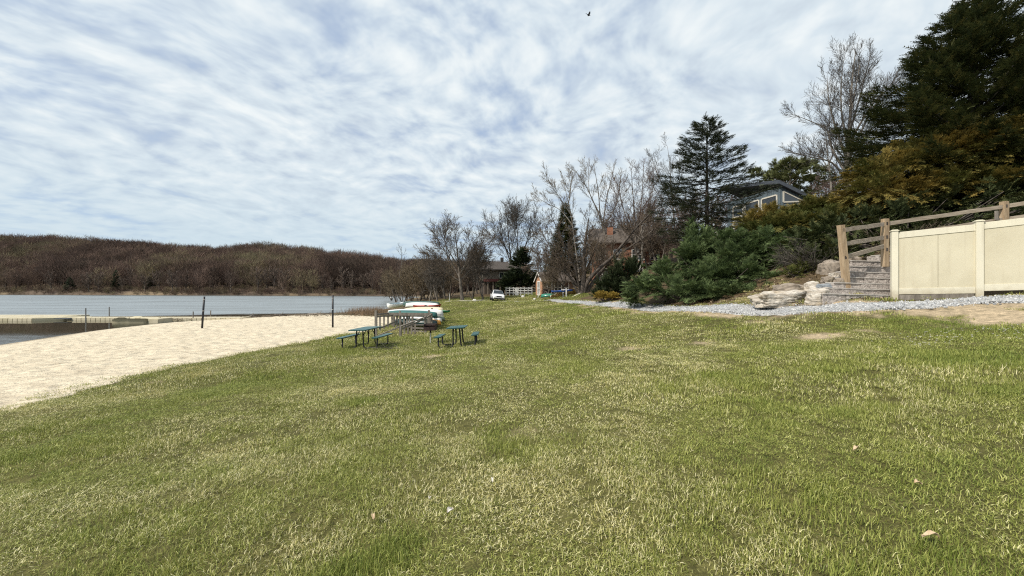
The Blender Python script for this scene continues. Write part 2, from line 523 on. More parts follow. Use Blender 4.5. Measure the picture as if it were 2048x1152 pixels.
def sand_mat():
    m, g, out = newmat('beach_sand')
    pos = g.n('ShaderNodeNewGeometry').outputs['Position']
    z = g.n('ShaderNodeSeparateXYZ', None, Vector=pos).outputs[2]
    st = g.n('ShaderNodeMapping', None, Vector=pos, Scale=(.6, 1.5, 1)).outputs[0]
    f = g.noise(st, 2.2, 6, .6); f2 = g.noise(pos, 22, 4, .6)
    col = g.ramp(f, [(.34, (.51, .435, .325)), (.60, (.70, .615, .47))])
    col = g.mix(1.0, col, g.ramp(f2, [(.3, (.88, .87, .85)), (.7, (1.06, 1.06, 1.05))]), 'MULTIPLY')
    spk = g.ramp(g.noise(pos, 3.3, 8, .75), [(.66, 0.), (.72, 1.)])
    col = g.mix(g.math('MULTIPLY', spk, .5), col, (.22, .17, .12))
    wet = g.n('ShaderNodeMapRange', {'interpolation_type': 'SMOOTHSTEP'}, Value=g.math('ADD', z, g.math('MULTIPLY', f, .16)), From_Min=WATER + .06, From_Max=WATER + .20).outputs[0]
    col = g.mix(wet, (.17, .135, .09), col)
    p = g.n('ShaderNodeBsdfPrincipled', None); p.inputs['Specular IOR Level'].default_value = .25
    g.L(col, p.inputs['Base Color']); g.L(g.math('MULTIPLY_ADD', wet, .4, .55), p.inputs['Roughness'])
    hh = g.math('ADD', g.math('MULTIPLY', g.noise(st, 3.2, 5, .6), .9), g.math('ADD', g.math('MULTIPLY', f2, .2), g.math('MULTIPLY', g.n('ShaderNodeTexVoronoi', {'feature': 'SMOOTH_F1'}, Vector=pos, Scale=2.1).outputs['Distance'], .7)))
    b = g.n('ShaderNodeBump', None, Strength=1.0, Distance=.22, Height=hh); g.L(b.outputs[0], p.inputs['Normal'])
    g.L(p.outputs[0], out.inputs[0])
    return m


struct(link('beach', np_mesh('beach', np.stack([BX, BY, BZ], -1).reshape(-1, 3), q, sand_mat(), smooth=True)))

# ------------------------------------------------------------------ gravel path
T = np.gradient(PC, axis=0); T /= np.linalg.norm(T, axis=1)[:, None]
Nn = np.stack([T[:, 1], -T[:, 0]], 1)
s = np.arange(len(PC)) * 1.0
ws = np.linspace(-1, 1, 9)
wl = .54 + (fbm(s * .35, s * 0, 61, 3) - .5) * .5
wr = .60 + (fbm(s * .35, s * 0, 66, 3) - .5) * .3
wl = np.where(PC[:, 1] < 11.0, wl - .12, wl)
half = np.where(ws[None] < 0, wl[:, None], wr[:, None])
off = ws[None] * half
QX = PC[:, :1] + Nn[:, :1] * off; QY = PC[:, 1:] + Nn[:, 1:] * off
QZ = H(QX, QY) + .014 - .09 * (np.abs(ws[None]) > .99) + (fbm(QX * 4, QY * 4, 71, 2) - .5) * .03
I = np.arange(QX.size).reshape(QX.shape)
q = np.stack([I[:-1, :-1], I[:-1, 1:], I[1:, 1:], I[1:, :-1]], -1).reshape(-1, 4)


def gravel_mat(name='blue_grey_gravel'):
    m, g, out = newmat(name)
    pos = g.n('ShaderNodeNewGeometry').outputs['Position']
    v = g.n('ShaderNodeTexVoronoi', None, Vector=pos, Scale=26.0)
    col = g.mix(1.0, g.ramp(v.outputs['Color'], [(.2, (.22, .225, .23)), (.8, (.47, .47, .47))]), g.ramp(g.noise(pos, 1.2, 4), [(.3, (.8, .78, .74)), (.7, (1.15, 1.15, 1.15))]), 'MULTIPLY')
    p = g.n('ShaderNodeBsdfPrincipled', None, Roughness=.85)
    g.L(col, p.inputs['Base Color'])
    b = g.n('ShaderNodeBump', {'invert': True}, Strength=1.0, Distance=.03, Height=v.outputs['Distance']); g.L(b.outputs[0], p.inputs['Normal'])
    g.L(p.outputs[0], out.inputs[0])
    return m


struct(link('gravel_path', np_mesh('gravel_path', np.stack([QX, QY, QZ], -1).reshape(-1, 3), q, gravel_mat(), smooth=True)))


# ------------------------------------------------------------------ lake
def water_mat():
    m, g, out = newmat('lake_water')
    pos = g.n('ShaderNodeNewGeometry').outputs['Position']
    wv = g.n('ShaderNodeMapping', None, Vector=pos, Scale=(.7, 1.4, 1), Rotation=(0, 0, rad(20))).outputs[0]
    sp = g.n('ShaderNodeSeparateXYZ', None, Vector=pos)
    # sheltered water by the beach lies flat, the open lake carries a breeze ripple
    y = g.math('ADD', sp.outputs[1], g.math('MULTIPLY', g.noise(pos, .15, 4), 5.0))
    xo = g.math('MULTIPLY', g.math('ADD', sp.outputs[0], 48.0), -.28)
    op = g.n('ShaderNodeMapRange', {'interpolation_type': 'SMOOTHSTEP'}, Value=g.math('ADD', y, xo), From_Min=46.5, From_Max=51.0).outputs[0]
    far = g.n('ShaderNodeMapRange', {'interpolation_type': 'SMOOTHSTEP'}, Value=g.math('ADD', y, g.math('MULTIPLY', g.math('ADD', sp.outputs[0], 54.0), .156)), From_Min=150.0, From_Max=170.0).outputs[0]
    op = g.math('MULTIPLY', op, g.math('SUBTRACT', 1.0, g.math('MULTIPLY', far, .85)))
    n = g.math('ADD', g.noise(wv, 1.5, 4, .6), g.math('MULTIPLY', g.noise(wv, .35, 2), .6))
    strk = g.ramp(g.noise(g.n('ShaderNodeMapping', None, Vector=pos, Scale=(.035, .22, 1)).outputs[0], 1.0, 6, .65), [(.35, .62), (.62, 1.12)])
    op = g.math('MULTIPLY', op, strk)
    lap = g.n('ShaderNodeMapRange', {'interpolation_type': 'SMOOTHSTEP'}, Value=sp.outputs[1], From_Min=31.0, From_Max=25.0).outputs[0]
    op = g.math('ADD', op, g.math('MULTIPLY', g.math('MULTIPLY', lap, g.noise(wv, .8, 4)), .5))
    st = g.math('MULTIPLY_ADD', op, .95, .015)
    b = g.n('ShaderNodeBump', None, Distance=.07, Height=n, Strength=st)
    p = g.n('ShaderNodeBsdfPrincipled', None, Base_Color=(.05, .045, .028, 1), IOR=1.33); g.L(g.mix(op, (.05, .045, .028), (.22, .25, .265)), p.inputs['Base Color'])  # pale open-water colour paints in sky reflection, banded and streaked by op
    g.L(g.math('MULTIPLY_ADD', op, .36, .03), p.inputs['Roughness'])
    p.inputs['Specular IOR Level'].default_value = .5
    g.L(b.outputs[0], p.inputs['Normal'])
    g.L(p.outputs[0], out.inputs[0])
    return m


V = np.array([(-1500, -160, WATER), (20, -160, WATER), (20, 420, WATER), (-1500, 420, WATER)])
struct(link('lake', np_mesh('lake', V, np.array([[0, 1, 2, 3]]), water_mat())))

# ------------------------------------------------------------------ far wooded hills
upx = np.concatenate([np.arange(-2600, -520, 40.0), np.arange(-520, 1250, 12.0)])
hs_px = np.array([-2600, -520, -200, 0, 100, 300, 400, 600, 780, 1000, 1250]); hs_d = np.array([250, 235, 220, 208, 203, 190, 184, 177, 172, 168, 170])
top_px = np.array([-2600, -520, -250, 0, 50, 100, 150, 200, 250, 300, 350, 400, 430, 470, 500, 540, 600, 640, 680, 720, 760, 800, 900, 1000, 1250])
top_py = np.array([474, 470, 468, 475, 476, 478, 482, 486, 489, 493, 497, 501, 504, 501, 497, 496, 500, 507, 511, 517, 522, 527, 534, 538, 540])
Ds = np.interp(upx, hs_px, hs_d); Dr = Ds + np.interp(upx, [0, 800, 1250], [150, 120, 120])
ZR = EYE + (CY - (np.interp(upx, top_px, top_py) - 1)) / F * Dr - 11.0
ts = np.array([-.15, 0, .012, .03, .06, .1, .15, .2, .26, .33, .4, .5, .6, .7, .8, .9, 1.0, 1.2, 1.6])
prof = np.interp(ts, [-.15, 0, .012, .03, .1, .3, .6, .85, 1.0, 1.2, 1.6], [-.06, 0, .03, .045, .08, .24, .62, .92, 1.0, .97, .7])


def hill(u, t):
    """ground point of the far shore along sight column u at fraction t from shore to ridge"""
    ds = np.interp(u, hs_px, hs_d) + (vnoise(np.asarray(u) * .02, 0 * np.asarray(u), 77) - .5) * 8
    dr = ds + np.interp(u, [0, 800, 1250], [150, 120, 120])
    D = ds + (dr - ds) * t
    zr = EYE + (CY - (np.interp(u, top_px, top_py) - 1)) / F * dr - 11.0
    pr = np.interp(t, ts, prof)
    x = (np.asarray(u) - CX) / F * D
    z = WATER + (zr - WATER) * pr + (fbm(x * .03, D * .03, 81, 3) - .5) * 5 * np.clip(np.asarray(t) * 3, 0, 1)
    return x, D, z


U, TT = np.meshgrid(upx, ts)
hx, hy, hzz = hill(U, TT)
I = np.arange(U.size).reshape(U.shape)
q = np.stack([I[:-1, :-1], I[:-1, 1:], I[1:, 1:], I[1:, :-1]], -1).reshape(-1, 4)
hm = M('leaf_litter_slope', (.07, .05, .036), (.13, .092, .06), scale=.06, rough=.95, coords='Object', bump=.4, bscale=.8, c3=(.21, .16, .095), s3=.03)
struct(link('hills', np_mesh('hills', np.stack([hx, hy, hzz], -1).reshape(-1, 3), q, hm, smooth=True)))


# ------------------------------------------------------------------ scatter (only for grass, gravel and the far wood: stuff)
def scatter(name, P, rot, scl, tone, meshes, label=None):
    pool = bpy.data.collections.new(name + '_pool')
    for i, m_ in enumerate(meshes):
        pool.objects.link(bpy.data.objects.new(name + '_piece%02d' % i, m_))
    me = bpy.data.meshes.new(name)
    me.vertices.add(len(P)); me.vertices.foreach_set('co', np.ascontiguousarray(P, np.float32).ravel())
    for k, a in (('rot', rot), ('scl', scl)):
        at_ = me.attributes.new(k, 'FLOAT_VECTOR', 'POINT'); at_.data.foreach_set('vector', np.ascontiguousarray(a, np.float32).ravel())
    at_ = me.attributes.new('tone', 'FLOAT', 'POINT'); at_.data.foreach_set('value', np.ascontiguousarray(tone, np.float32))
    at_ = me.attributes.new('pick', 'INT', 'POINT'); at_.data.foreach_set('value', rng.integers(0, len(meshes), len(P)).astype(np.int32))
    o = link(name, me)
    ng = bpy.data.node_groups.new(name + '_scatter', 'GeometryNodeTree')
    ng.interface.new_socket('Geometry', in_out='INPUT', socket_type='NodeSocketGeometry')
    ng.interface.new_socket('Geometry', in_out='OUTPUT', socket_type='NodeSocketGeometry')
    N = ng.nodes.new; L = ng.links.new
    gi = N('NodeGroupInput'); go = N('NodeGroupOutput'); ip = N('GeometryNodeInstanceOnPoints')
    ci = N('GeometryNodeCollectionInfo'); ci.inputs['Collection'].default_value = pool
    ci.inputs['Separate Children'].default_value = True; ci.inputs['Reset Children'].default_value = True
    ip.inputs['Pick Instance'].default_value = True

    def at2(nm, ty):
        a = N('GeometryNodeInputNamedAttribute'); a.data_type = ty; a.inputs['Name'].default_value = nm
        return a.outputs[0]
    L(gi.outputs[0], ip.inputs['Points']); L(ci.outputs[0], ip.inputs['Instance'])
    L(at2('pick', 'INT'), ip.inputs['Instance Index']); L(at2('rot', 'FLOAT_VECTOR'), ip.inputs['Rotation']); L(at2('scl', 'FLOAT_VECTOR'), ip.inputs['Scale'])
    L(ip.outputs[0], go.inputs[0])
    md = o.modifiers.new('scatter', 'NODES'); md.node_group = ng
    o['kind'] = 'stuff'
    return o


def blades(n, R, hmin, hmax, w, flop=.5, seg=3):
    """a patch of bent grass blades as one mesh"""
    a = rng.uniform(0, 2 * PI, n); r = R * np.sqrt(rng.uniform(0, 1, n))
    o = np.stack([np.cos(a) * r, np.sin(a) * r, np.full(n, -.012)], 1)
    h = rng.uniform(hmin, hmax, n); az = rng.uniform(0, 2 * PI, n)
    ln = np.abs(rng.normal(0, flop, n)).clip(.15, 1.7)
    dr = np.stack([np.cos(az), np.sin(az), 0 * az], 1); sd_ = np.stack([-np.sin(az), np.cos(az), 0 * az], 1)
    tw = rng.uniform(-.8, .8, n)
    sd_ = sd_ * np.cos(tw)[:, None] + dr * np.sin(tw)[:, None]
    rows = []
    p = o.copy(); ang = ln * .35
    for k in range(seg + 1):
        ww = w * rng.uniform(.75, 1.25, n) * (1 - (k / seg) ** 2 * .92) / 2
        rows += [p - sd_ * ww[:, None], p + sd_ * ww[:, None]]
        st = h / seg
        p = p + dr * (np.sin(ang) * st)[:, None] + np.array([0, 0, 1]) * (np.cos(ang) * st)[:, None]
        ang = ang + ln * (.9 + .5 * k) / seg
    K = len(rows); V = np.stack(rows, 1).reshape(-1, 3)
    b = (np.arange(n) * K)[:, None]
    Fq = np.concatenate([b + np.array([2 * k, 2 * k + 1, 2 * k + 3, 2 * k + 2])[None] for k in range(seg)], 0)
    rnd = np.repeat(rng.uniform(0, 1, n), K)
    hh = np.tile(np.repeat(np.linspace(0, 1, seg + 1), 2), n)
    return V, Fq, {'rnd': rnd, 'up': hh}


def grass_mat():
    m, g, out = newmat('grass_blades')
    tone = g.n('ShaderNodeAttribute', {'attribute_name': 'tone', 'attribute_type': 'INSTANCER'}).outputs['Fac']
    rnd = g.n('ShaderNodeAttribute', {'attribute_name': 'rnd'}).outputs['Fac']
    up = g.n('ShaderNodeAttribute', {'attribute_name': 'up'}).outputs['Fac']
    green = g.ramp(rnd, [(0, (.11, .135, .024)), (.45, (.275, .295, .066)), (1, (.49, .495, .15))])
    dry = g.ramp(rnd, [(0, (.28, .26, .055)), (.5, (.56, .50, .20)), (1, (.82, .76, .48))])
    t = g.math('ADD', g.math('MULTIPLY', rnd, .75), g.math('MULTIPLY', tone, 1.1))
    f = g.n('ShaderNodeMapRange', {'interpolation_type': 'SMOOTHSTEP'}, Value=t, From_Min=.62, From_Max=1.15).outputs[0]
    col = g.mix(f, green, dry)
    deep = g.n('ShaderNodeMapRange', None, Value=tone, From_Min=-.35, From_Max=.15).outputs[0]
    col = g.mix(deep, g.mix(.62, (.075, .15, .018), col), col)
    d = g.n('ShaderNodeBsdfPrincipled', None, Roughness=.55); d.inputs['Specular IOR Level'].default_value = .3
    g.L(col, d.inputs['Base Color'])
    tr = g.n('ShaderNodeBsdfTranslucent'); g.L(col, tr.inputs['Color'])
    mx = g.n('ShaderNodeMixShader', None, Fac=.24)
    g.L(d.outputs[0], mx.inputs[1]); g.L(tr.outputs[0], mx.inputs[2]); g.L(mx.outputs[0], out.inputs[0])
    return m


GM = grass_mat()


def patch(*a, **k):
    V, Fq, at_ = blades(*a, **k)
    return np_mesh('grass_patch', V, Fq, GM, at_)


zones = [  # y0, y1, patches per m2, patch meshes
    (.4, 4.5, 95, [patch(140, .17, .026, .066, .0042, 1.5, 4) for _ in range(6)]),
    (4.5, 9, 60, [patch(110, .22, .028, .068, .0062, 1.35, 3) for _ in range(6)]),
    (9, 17, 28, [patch(80, .32, .03, .075, .011, 1.0, 2) for _ in range(5)]),
    (17, 34, 10, [patch(80, .45, .04, .09, .020, .7, 2) for _ in range(4)]),
    (34, 74, 2.2, [patch(80, .8, .05, .11, .035, .7, 2) for _ in range(4)]),
]


def lawn_tone(x, y):
    a = fbm(x * .33, y * .33, 91, 4); b = fbm(x * 1.5, y * 1.5, 92, 3); c = fbm(x * .09 + 7, y * .09, 93, 2)
    t = (a - .5) * 1.15 + (b - .5) * 1.0 + (c - .5) * .6 + .33
    t -= .20 * sstep(1.5, 6.5, x) * sstep(2.0, 5.5, y)         # the moister upper lawn stays green
    t -= .22 * sstep(14, 30, y)
    t -= .30 * (1 - sstep(.2, 2.2, np.abs(x - edge_x(y)))) * sstep(3, 8, y) * .6
    return t


TUFT = [(random.uniform(-1.3, 1.3) * q_, q_, random.uniform(.06, .22) * (1 + q_ * .06), random.uniform(.4, 1.0)) for q_ in [1.8 + 14 * random.random() ** 1.4 for _ in range(70)]]
for zi, (y0, y1, dn, ms) in enumerate(zones):
    xa, xb_ = max(-13, -2.3 * y1 - 1), min(20, 2.3 * y1 + 1)
    n = int((xb_ - xa) * (y1 - y0) * dn)
    x = rng.uniform(xa, xb_, n); y = rng.uniform(y0, y1, n)
    keep = (np.abs(x) < 2.3 * y + 1.2) & lawn_mask(x, y, .9 * rng.uniform(0, 1, n) ** 4)
    x, y = x[keep], y[keep]
    dmk = dirt_mask(x, y)
    hN = fbm(x * .8, y * .8, 95, 3); keep = rng.uniform(0, 1, len(x)) > dmk * 1.15
    x, y, hN, dmk = x[keep], y[keep], hN[keep], dmk[keep]
    tone = lawn_tone(x, y) + dmk * .35 + rng.normal(0, .10, len(x))
    hs = np.where(y < 9, .42, .50) + .42 * sstep(.35, .7, hN) + .45 * sstep(.66, .8, hN)
    # taller dark tussocks
    for (px, py, r, k) in ((2030, 725, .75, 1.0), (1900, 790, .6, .5), (1250, 915, .3, .3), (1040, 905, .35, .35), (900, 860, .2, .5), (1540, 850, .25, .7), (1690, 745, .45, .7), (1380, 1050, .15, .6), (800, 1100, .2, .7), (1940, 655, .6, .8), (260, 770, .5, .3)):
        c = hit(px, py); e = np.exp(-((x - c[0]) ** 2 + (y - c[1]) ** 2) / r ** 2)
        hs = hs + e * k * 1.1; tone = tone - e * k * .6
    if zi < 4:
        for (tx_, ty_, tr_, tk_) in TUFT:
            if y0 - 1 < ty_ < y1 + 1:
                e = np.exp(-((x - tx_) ** 2 + (y - ty_) ** 2) / tr_ ** 2); hs = hs + e * tk_ * .9; tone = tone - e * tk_ * .6
    z = H(x, y) + und(x, y) * sstep(-11, -9.5, x)
    rot = np.stack([rng.normal(0, .10, len(x)), rng.normal(0, .10, len(x)) + .08, rng.uniform(0, 2 * PI, len(x))], 1)
    sc3 = np.stack([np.ones(len(x)), np.ones(len(x)), hs], 1) * rng.uniform(.8, 1.2, (len(x), 1))
    scatter('lawn_grass', np.stack([x, y, z], 1), rot, sc3, tone, ms)

# loose stones on the path and in the worn earth
def stone_mesh(sd_):
    bm = bmesh.new(); bmesh.ops.create_icosphere(bm, subdivisions=1, radius=1)
    for v in bm.verts: v.co *= random.uniform(.7, 1.2)
    me = bpy.data.meshes.new('stone_piece'); bm.to_mesh(me); bm.free()
    me.materials.append(STM); return me


m_, g_, o_ = newmat('crushed_stone')
tn = g_.n('ShaderNodeAttribute', {'attribute_name': 'tone', 'attribute_type': 'INSTANCER'}).outputs['Fac']
p_ = g_.n('ShaderNodeBsdfPrincipled', None, Roughness=.85)
g_.L(g_.ramp(tn, [(0, (.13, .135, .145)), (.5, (.33, .34, .35)), (.85, (.52, .525, .53)), (1, (.74, .72, .68))]), p_.inputs['Base Color']); g_.L(p_.outputs[0], o_.inputs[0])
STM = m_
n = 26000
k = rng.integers(0, len(PC) - 1, n * 2); f_ = rng.uniform(0, 1, n * 2)
seglen = np.linalg.norm(np.diff(PC, axis=0), axis=1)
keep = (rng.uniform(0, seglen.max(), n * 2) < seglen[k]) & (PC[k, 1] < 33)
k, f_ = k[keep][:n], f_[keep][:n]
c = PC[k] * (1 - f_[:, None]) + PC[k + 1] * f_[:, None]
o2 = rng.normal(0, .42, len(k)); o2 = np.where(np.abs(o2) > .62, o2 * .4, o2)
x = c[:, 0] + Nn[k, 0] * o2; y = c[:, 1] + Nn[k, 1] * o2
z = H(x, y) + .012
s_ = rng.uniform(.012, .03, len(k)) * (1 + (rng.uniform(0, 1, len(k)) > .97) * 1.0)
scatter('loose_gravel', np.stack([x, y, z], 1), rng.uniform(0, 6, (len(k), 3)), np.stack([s_, s_ * .8, s_ * .6], 1), rng.beta(2, 2, len(k)), [stone_mesh(i) for i in range(4)])

# ------------------------------------------------------------------ plant tools
def nrm(a):
    return a / np.maximum(np.linalg.norm(a, axis=-1, keepdims=True), 1e-9)


def seg_mesh(name, S, mat, k=3, rmin=0.0):
    """independent tapering prisms for many twigs: S rows p0(3) p1(3) r0 r1"""
    S = np.asarray(S, float)
    p0, p1, r0, r1 = S[:, :3], S[:, 3:6], np.maximum(S[:, 6], rmin), np.maximum(S[:, 7], rmin * .8)
    d = nrm(p1 - p0); ref = np.where(np.abs(d[:, 2:3]) > .9, [[1., 0, 0]], [[0, 0, 1.]])
    s = nrm(np.cross(d, ref)); u = np.cross(d, s); rows = []
    for p, r in ((p0, r0), (p1 + d * (r1 * .4)[:, None], r1)):
        for q in range(k):
            t = 2 * PI * q / k
            rows.append(p + (s * math.cos(t) + u * math.sin(t)) * r[:, None])
    V = np.stack(rows, 1).reshape(-1, 3); b = (np.arange(len(S)) * 2 * k)[:, None]
    Fq = np.concatenate([b + np.array([q, (q + 1) % k, k + (q + 1) % k, k + q])[None] for q in range(k)])
    return np_mesh(name, V, Fq, mat, {'rnd': np.repeat(rng.uniform(0, 1, len(S)), 2 * k)}, smooth=k > 4)


def _n3(v):
    l = math.sqrt(v[0] ** 2 + v[1] ** 2 + v[2] ** 2) or 1e-9
    return (v[0] / l, v[1] / l, v[2] / l)


def _side(d, ang, az):
    ref = (0, 0, 1) if abs(d[2]) < .95 else (1, 0, 0)
    s = _n3((d[1] * ref[2] - d[2] * ref[1], d[2] * ref[0] - d[0] * ref[2], d[0] * ref[1] - d[1] * ref[0]))
    u = (d[1] * s[2] - d[2] * s[1], d[2] * s[0] - d[0] * s[2], d[0] * s[1] - d[1] * s[0])
    ca, sa = math.cos(ang), math.sin(ang); c, n_ = math.cos(az), math.sin(az)
    return _n3(tuple(d[i] * ca + (s[i] * c + u[i] * n_) * sa for i in range(3)))


class Cfg:
    def __init__(s, **k):
        s.nseg = [7, 5, 4, 3, 2]; s.jit = [.06, .12, .16, .2, .2]; s.trop = [.06, .12, .10, .06, .05]
        s.kids = [9, 8, 6, 4, 0]; s.ang = [.75, .65, .6, .6, .6]; s.ratio = [.55, .5, .5, .5, .5]; s.start = [.35, .25, .2, .15, 0]
        s.rr = [.5, .5, .55, .6, .6]; s.tip = .25; s.maxl = 3
        s.__dict__.update(k)


def grow(p, d, L, r, lv, out, c, R):
    n = c.nseg[lv]; sg = L / n; az = R.uniform(0, 6.28)
    for i in range(n):
        j = c.jit[lv]
        d = _n3((d[0] + R.gauss(0, j), d[1] + R.gauss(0, j), d[2] + R.gauss(0, j) + c.trop[lv]))
        q = (p[0] + d[0] * sg, p[1] + d[1] * sg, p[2] + d[2] * sg)
        r1 = r * (1 - (1 - c.tip) / n * (1 if i else .6))
        r1 = max(r * (1 - (1 - c.tip) * (1.0 / (n - i + 1.2))), .002)
        out.append((*p, *q, r, r1, lv))
        f = (i + 1) / n
        if lv < c.maxl and f >= c.start[lv]:
            kk = c.kids[lv] / (n * (1 - c.start[lv]))
            m = int(kk) + (R.random() < kk - int(kk))
            for _ in range(m):
                az += 2.4 + R.gauss(0, .5)
                t = R.random()
                b = tuple(p[x] + (q[x] - p[x]) * t for x in range(3))
                grow(b, _side(d, c.ang[lv] * R.uniform(.65, 1.25), az), L * c.ratio[lv] * (1.15 - .55 * f) * R.uniform(.7, 1.25), r1 * c.rr[lv] * R.uniform(.7, 1.1), lv + 1, out, c, R)
        p = q; r = r1


def follow(pts, r0, r1, lv, out, c, R, kids=None, klen=None):
    """a limb along given points with its side branches"""
    pts = smooth_poly(np.array(pts, float), 4)
    Ln = np.linalg.norm(np.diff(pts, axis=0), axis=1); tot = Ln.sum(); n = len(pts) - 1; s = 0; az = R.uniform(0, 6.28)
    kids = c.kids[lv] if kids is None else kids
    for i in range(n):
        a, b = pts[i], pts[i + 1]; f0, f1 = s / tot, (s + Ln[i]) / tot; s += Ln[i]
        ra, rb = r0 + (r1 - r0) * f0 ** .8, r0 + (r1 - r0) * f1 ** .8
        out.append((*a, *b, ra, rb, lv)); d = _n3(tuple(b - a))
        if f1 > c.start[lv] and lv < c.maxl:
            kk = kids * Ln[i] / tot / (1 - c.start[lv]); m = int(kk) + (R.random() < kk - int(kk))
            for _ in range(m):
                az += 2.4 + R.gauss(0, .6)
                LL = (klen or tot * c.ratio[lv]) * (1.1 - .6 * f1) * R.uniform(.7, 1.3)
                grow(tuple(a + (b - a) * R.random()), _side(d, c.ang[lv] * R.uniform(.6, 1.2), az), LL, rb * c.rr[lv] * R.uniform(.6, 1.), lv + 1, out, c, R)


BARK = M('grey_brown_bark', (.075, .062, .05), (.19, .165, .14), scale=3, stretch=(3, 3, .6), rough=.95, bump=.04, bscale=6)
PALEBARK = M('pale_grey_bark', (.12, .105, .088), (.25, .225, .195), scale=2.5, stretch=(3, 3, .5), rough=.95, bump=.03, bscale=6)
DARKBARK = M('dark_bark', (.04, .032, .026), (.12, .10, .085), scale=3, stretch=(3, 3, .6), rough=.95, bump=.05, bscale=6)
TWIG = foliage_mat('brown_twigs', [(0, (.045, .035, .026)), (.5, (.088, .067, .048)), (1, (.17, .13, .097))], 0)
GREYTWIG = foliage_mat('grey_twigs', [(0, (.036, .032, .028)), (.5, (.072, .063, .054)), (1, (.14, .12, .10))], 0)
REDTWIG = foliage_mat('reddish_twigs', [(0, (.055, .037, .031)), (.5, (.105, .072, .062)), (1, (.18, .128, .11))], 0)
TANTWIG = foliage_mat('tan_twigs', [(0, (.075, .056, .034)), (.5, (.14, .105, .064)), (1, (.23, .18, .115))], 0)


def tree_meshes(out, D, bark, twig, tk=7, split=1, rk=1.0):
    S = np.array(out); rmin = D * .00030 * rk
    a = S[S[:, 8] <= split]; b = S[S[:, 8] > split]
    return seg_mesh('trunk', a, bark, tk, rmin), (seg_mesh('crown', b, twig, 3, rmin) if len(b) else None)


def place_tree(name, label, base, meshes, cat='tree', group=None, rotz=0, scale=(1, 1, 1), parts=('trunk', 'crown')):
    t = thing(name, label, cat, tuple(base), rotz, group); t.scale = scale
    for nm, m_ in zip(parts, meshes):
        if m_: link(nm, m_, t)
    return t


def free_tree(Hh, r, seed, c, stems=1, lean=.12):
    R = random.Random(seed); out = []
    for k in range(stems):
        az = R.uniform(0, 6.28); ln = lean * (1.0 if stems > 1 else .4)
        d = _n3((math.cos(az) * ln, math.sin(az) * ln, 1))
        grow((math.cos(az) * r * (stems > 1), math.sin(az) * r * (stems > 1), -.15), d, Hh * R.uniform(.8, 1) if k else Hh, r * (R.uniform(.6, .9) if k else 1), 0, out, c, R)
    zm = max(o[5] for o in out); f = Hh / zm
    return [(o[0] * f, o[1] * f, o[2] * f, o[3] * f, o[4] * f, o[5] * f, o[6], o[7], o[8]) for o in out]


def px_tree(base, D, limbs, seed, c, spread=.8, r_=None, kids=None, klen=None):
    """limbs given as sight-line points at the tree's real distance; depth fans out around the trunk"""
    R = random.Random(seed); out = []
    for L in limbs:
        pts = L[0]; dy = R.uniform(-1, 1) * spread if len(L) < 4 else L[3]
        w = [pix(p[0], p[1], D) for p in pts]
        tot = sum(np.linalg.norm(w[i + 1] - w[i]) for i in range(len(w) - 1)); s = 0; P = []
        for i, q in enumerate(w):
            if i: s += np.linalg.norm(w[i] - w[i - 1])
            f = s / max(tot, .01)
            yo = dy * f
            q = np.array([q[0] * (1 + yo / D), D + yo, EYE + (q[2] - EYE) * (1 + yo / D)])
            P.append(q - base)
        if P[0][2] < .4: P[0][2] = -.15
        follow(P, L[1], L[2], 0, out, c, R, kids, klen)
    return out


# fronds: feathery sprays of many narrow leaf faces
def fronds(o, a, n, L, m=4, wid=.10, leaf=.5, lift=.25):
    a = nrm(a); s = nrm(np.cross(a, n)); n = np.cross(s, a); N = len(o); L = np.asarray(L) * np.ones(N)
    tris = []
    for j in range(m):
        for sg in (-1, 1):
            f = (j + rng.uniform(.1, .9, N)) / m; ll = L * leaf * (1 - .55 * f); w = L * wid
            c = o + a * (f * L)[:, None]
            tip = c + a * (ll * rng.uniform(.45, .8, N))[:, None] + s * (sg * ll * rng.uniform(.5, .9, N))[:, None] + n * (ll * rng.uniform(-lift, lift, N))[:, None]
            tris += [c - a * (w / 2)[:, None], c + a * (w / 2)[:, None], tip]
    w = L * wid * .6
    tris += [o - s * w[:, None], o + s * w[:, None], o + a * (L * 1.1)[:, None]]
    T_ = len(tris); V = np.stack(tris, 1).reshape(-1, 3)
    Fq = np.arange(len(V)).reshape(-1, 3)
    r = rng.uniform(0, 1, N)
    return V, Fq, np.repeat(r, T_)


def frond_mesh(name, parts, mat, tone=None):
    V, Fq, Rr = [], [], []; n = 0
    for v, f, r in parts:
        V.append(v); Fq.append(f + n); Rr.append(r); n += len(v)
    return np_mesh(name, np.concatenate(V), np.concatenate(Fq), mat, {'rnd': np.concatenate(Rr)})


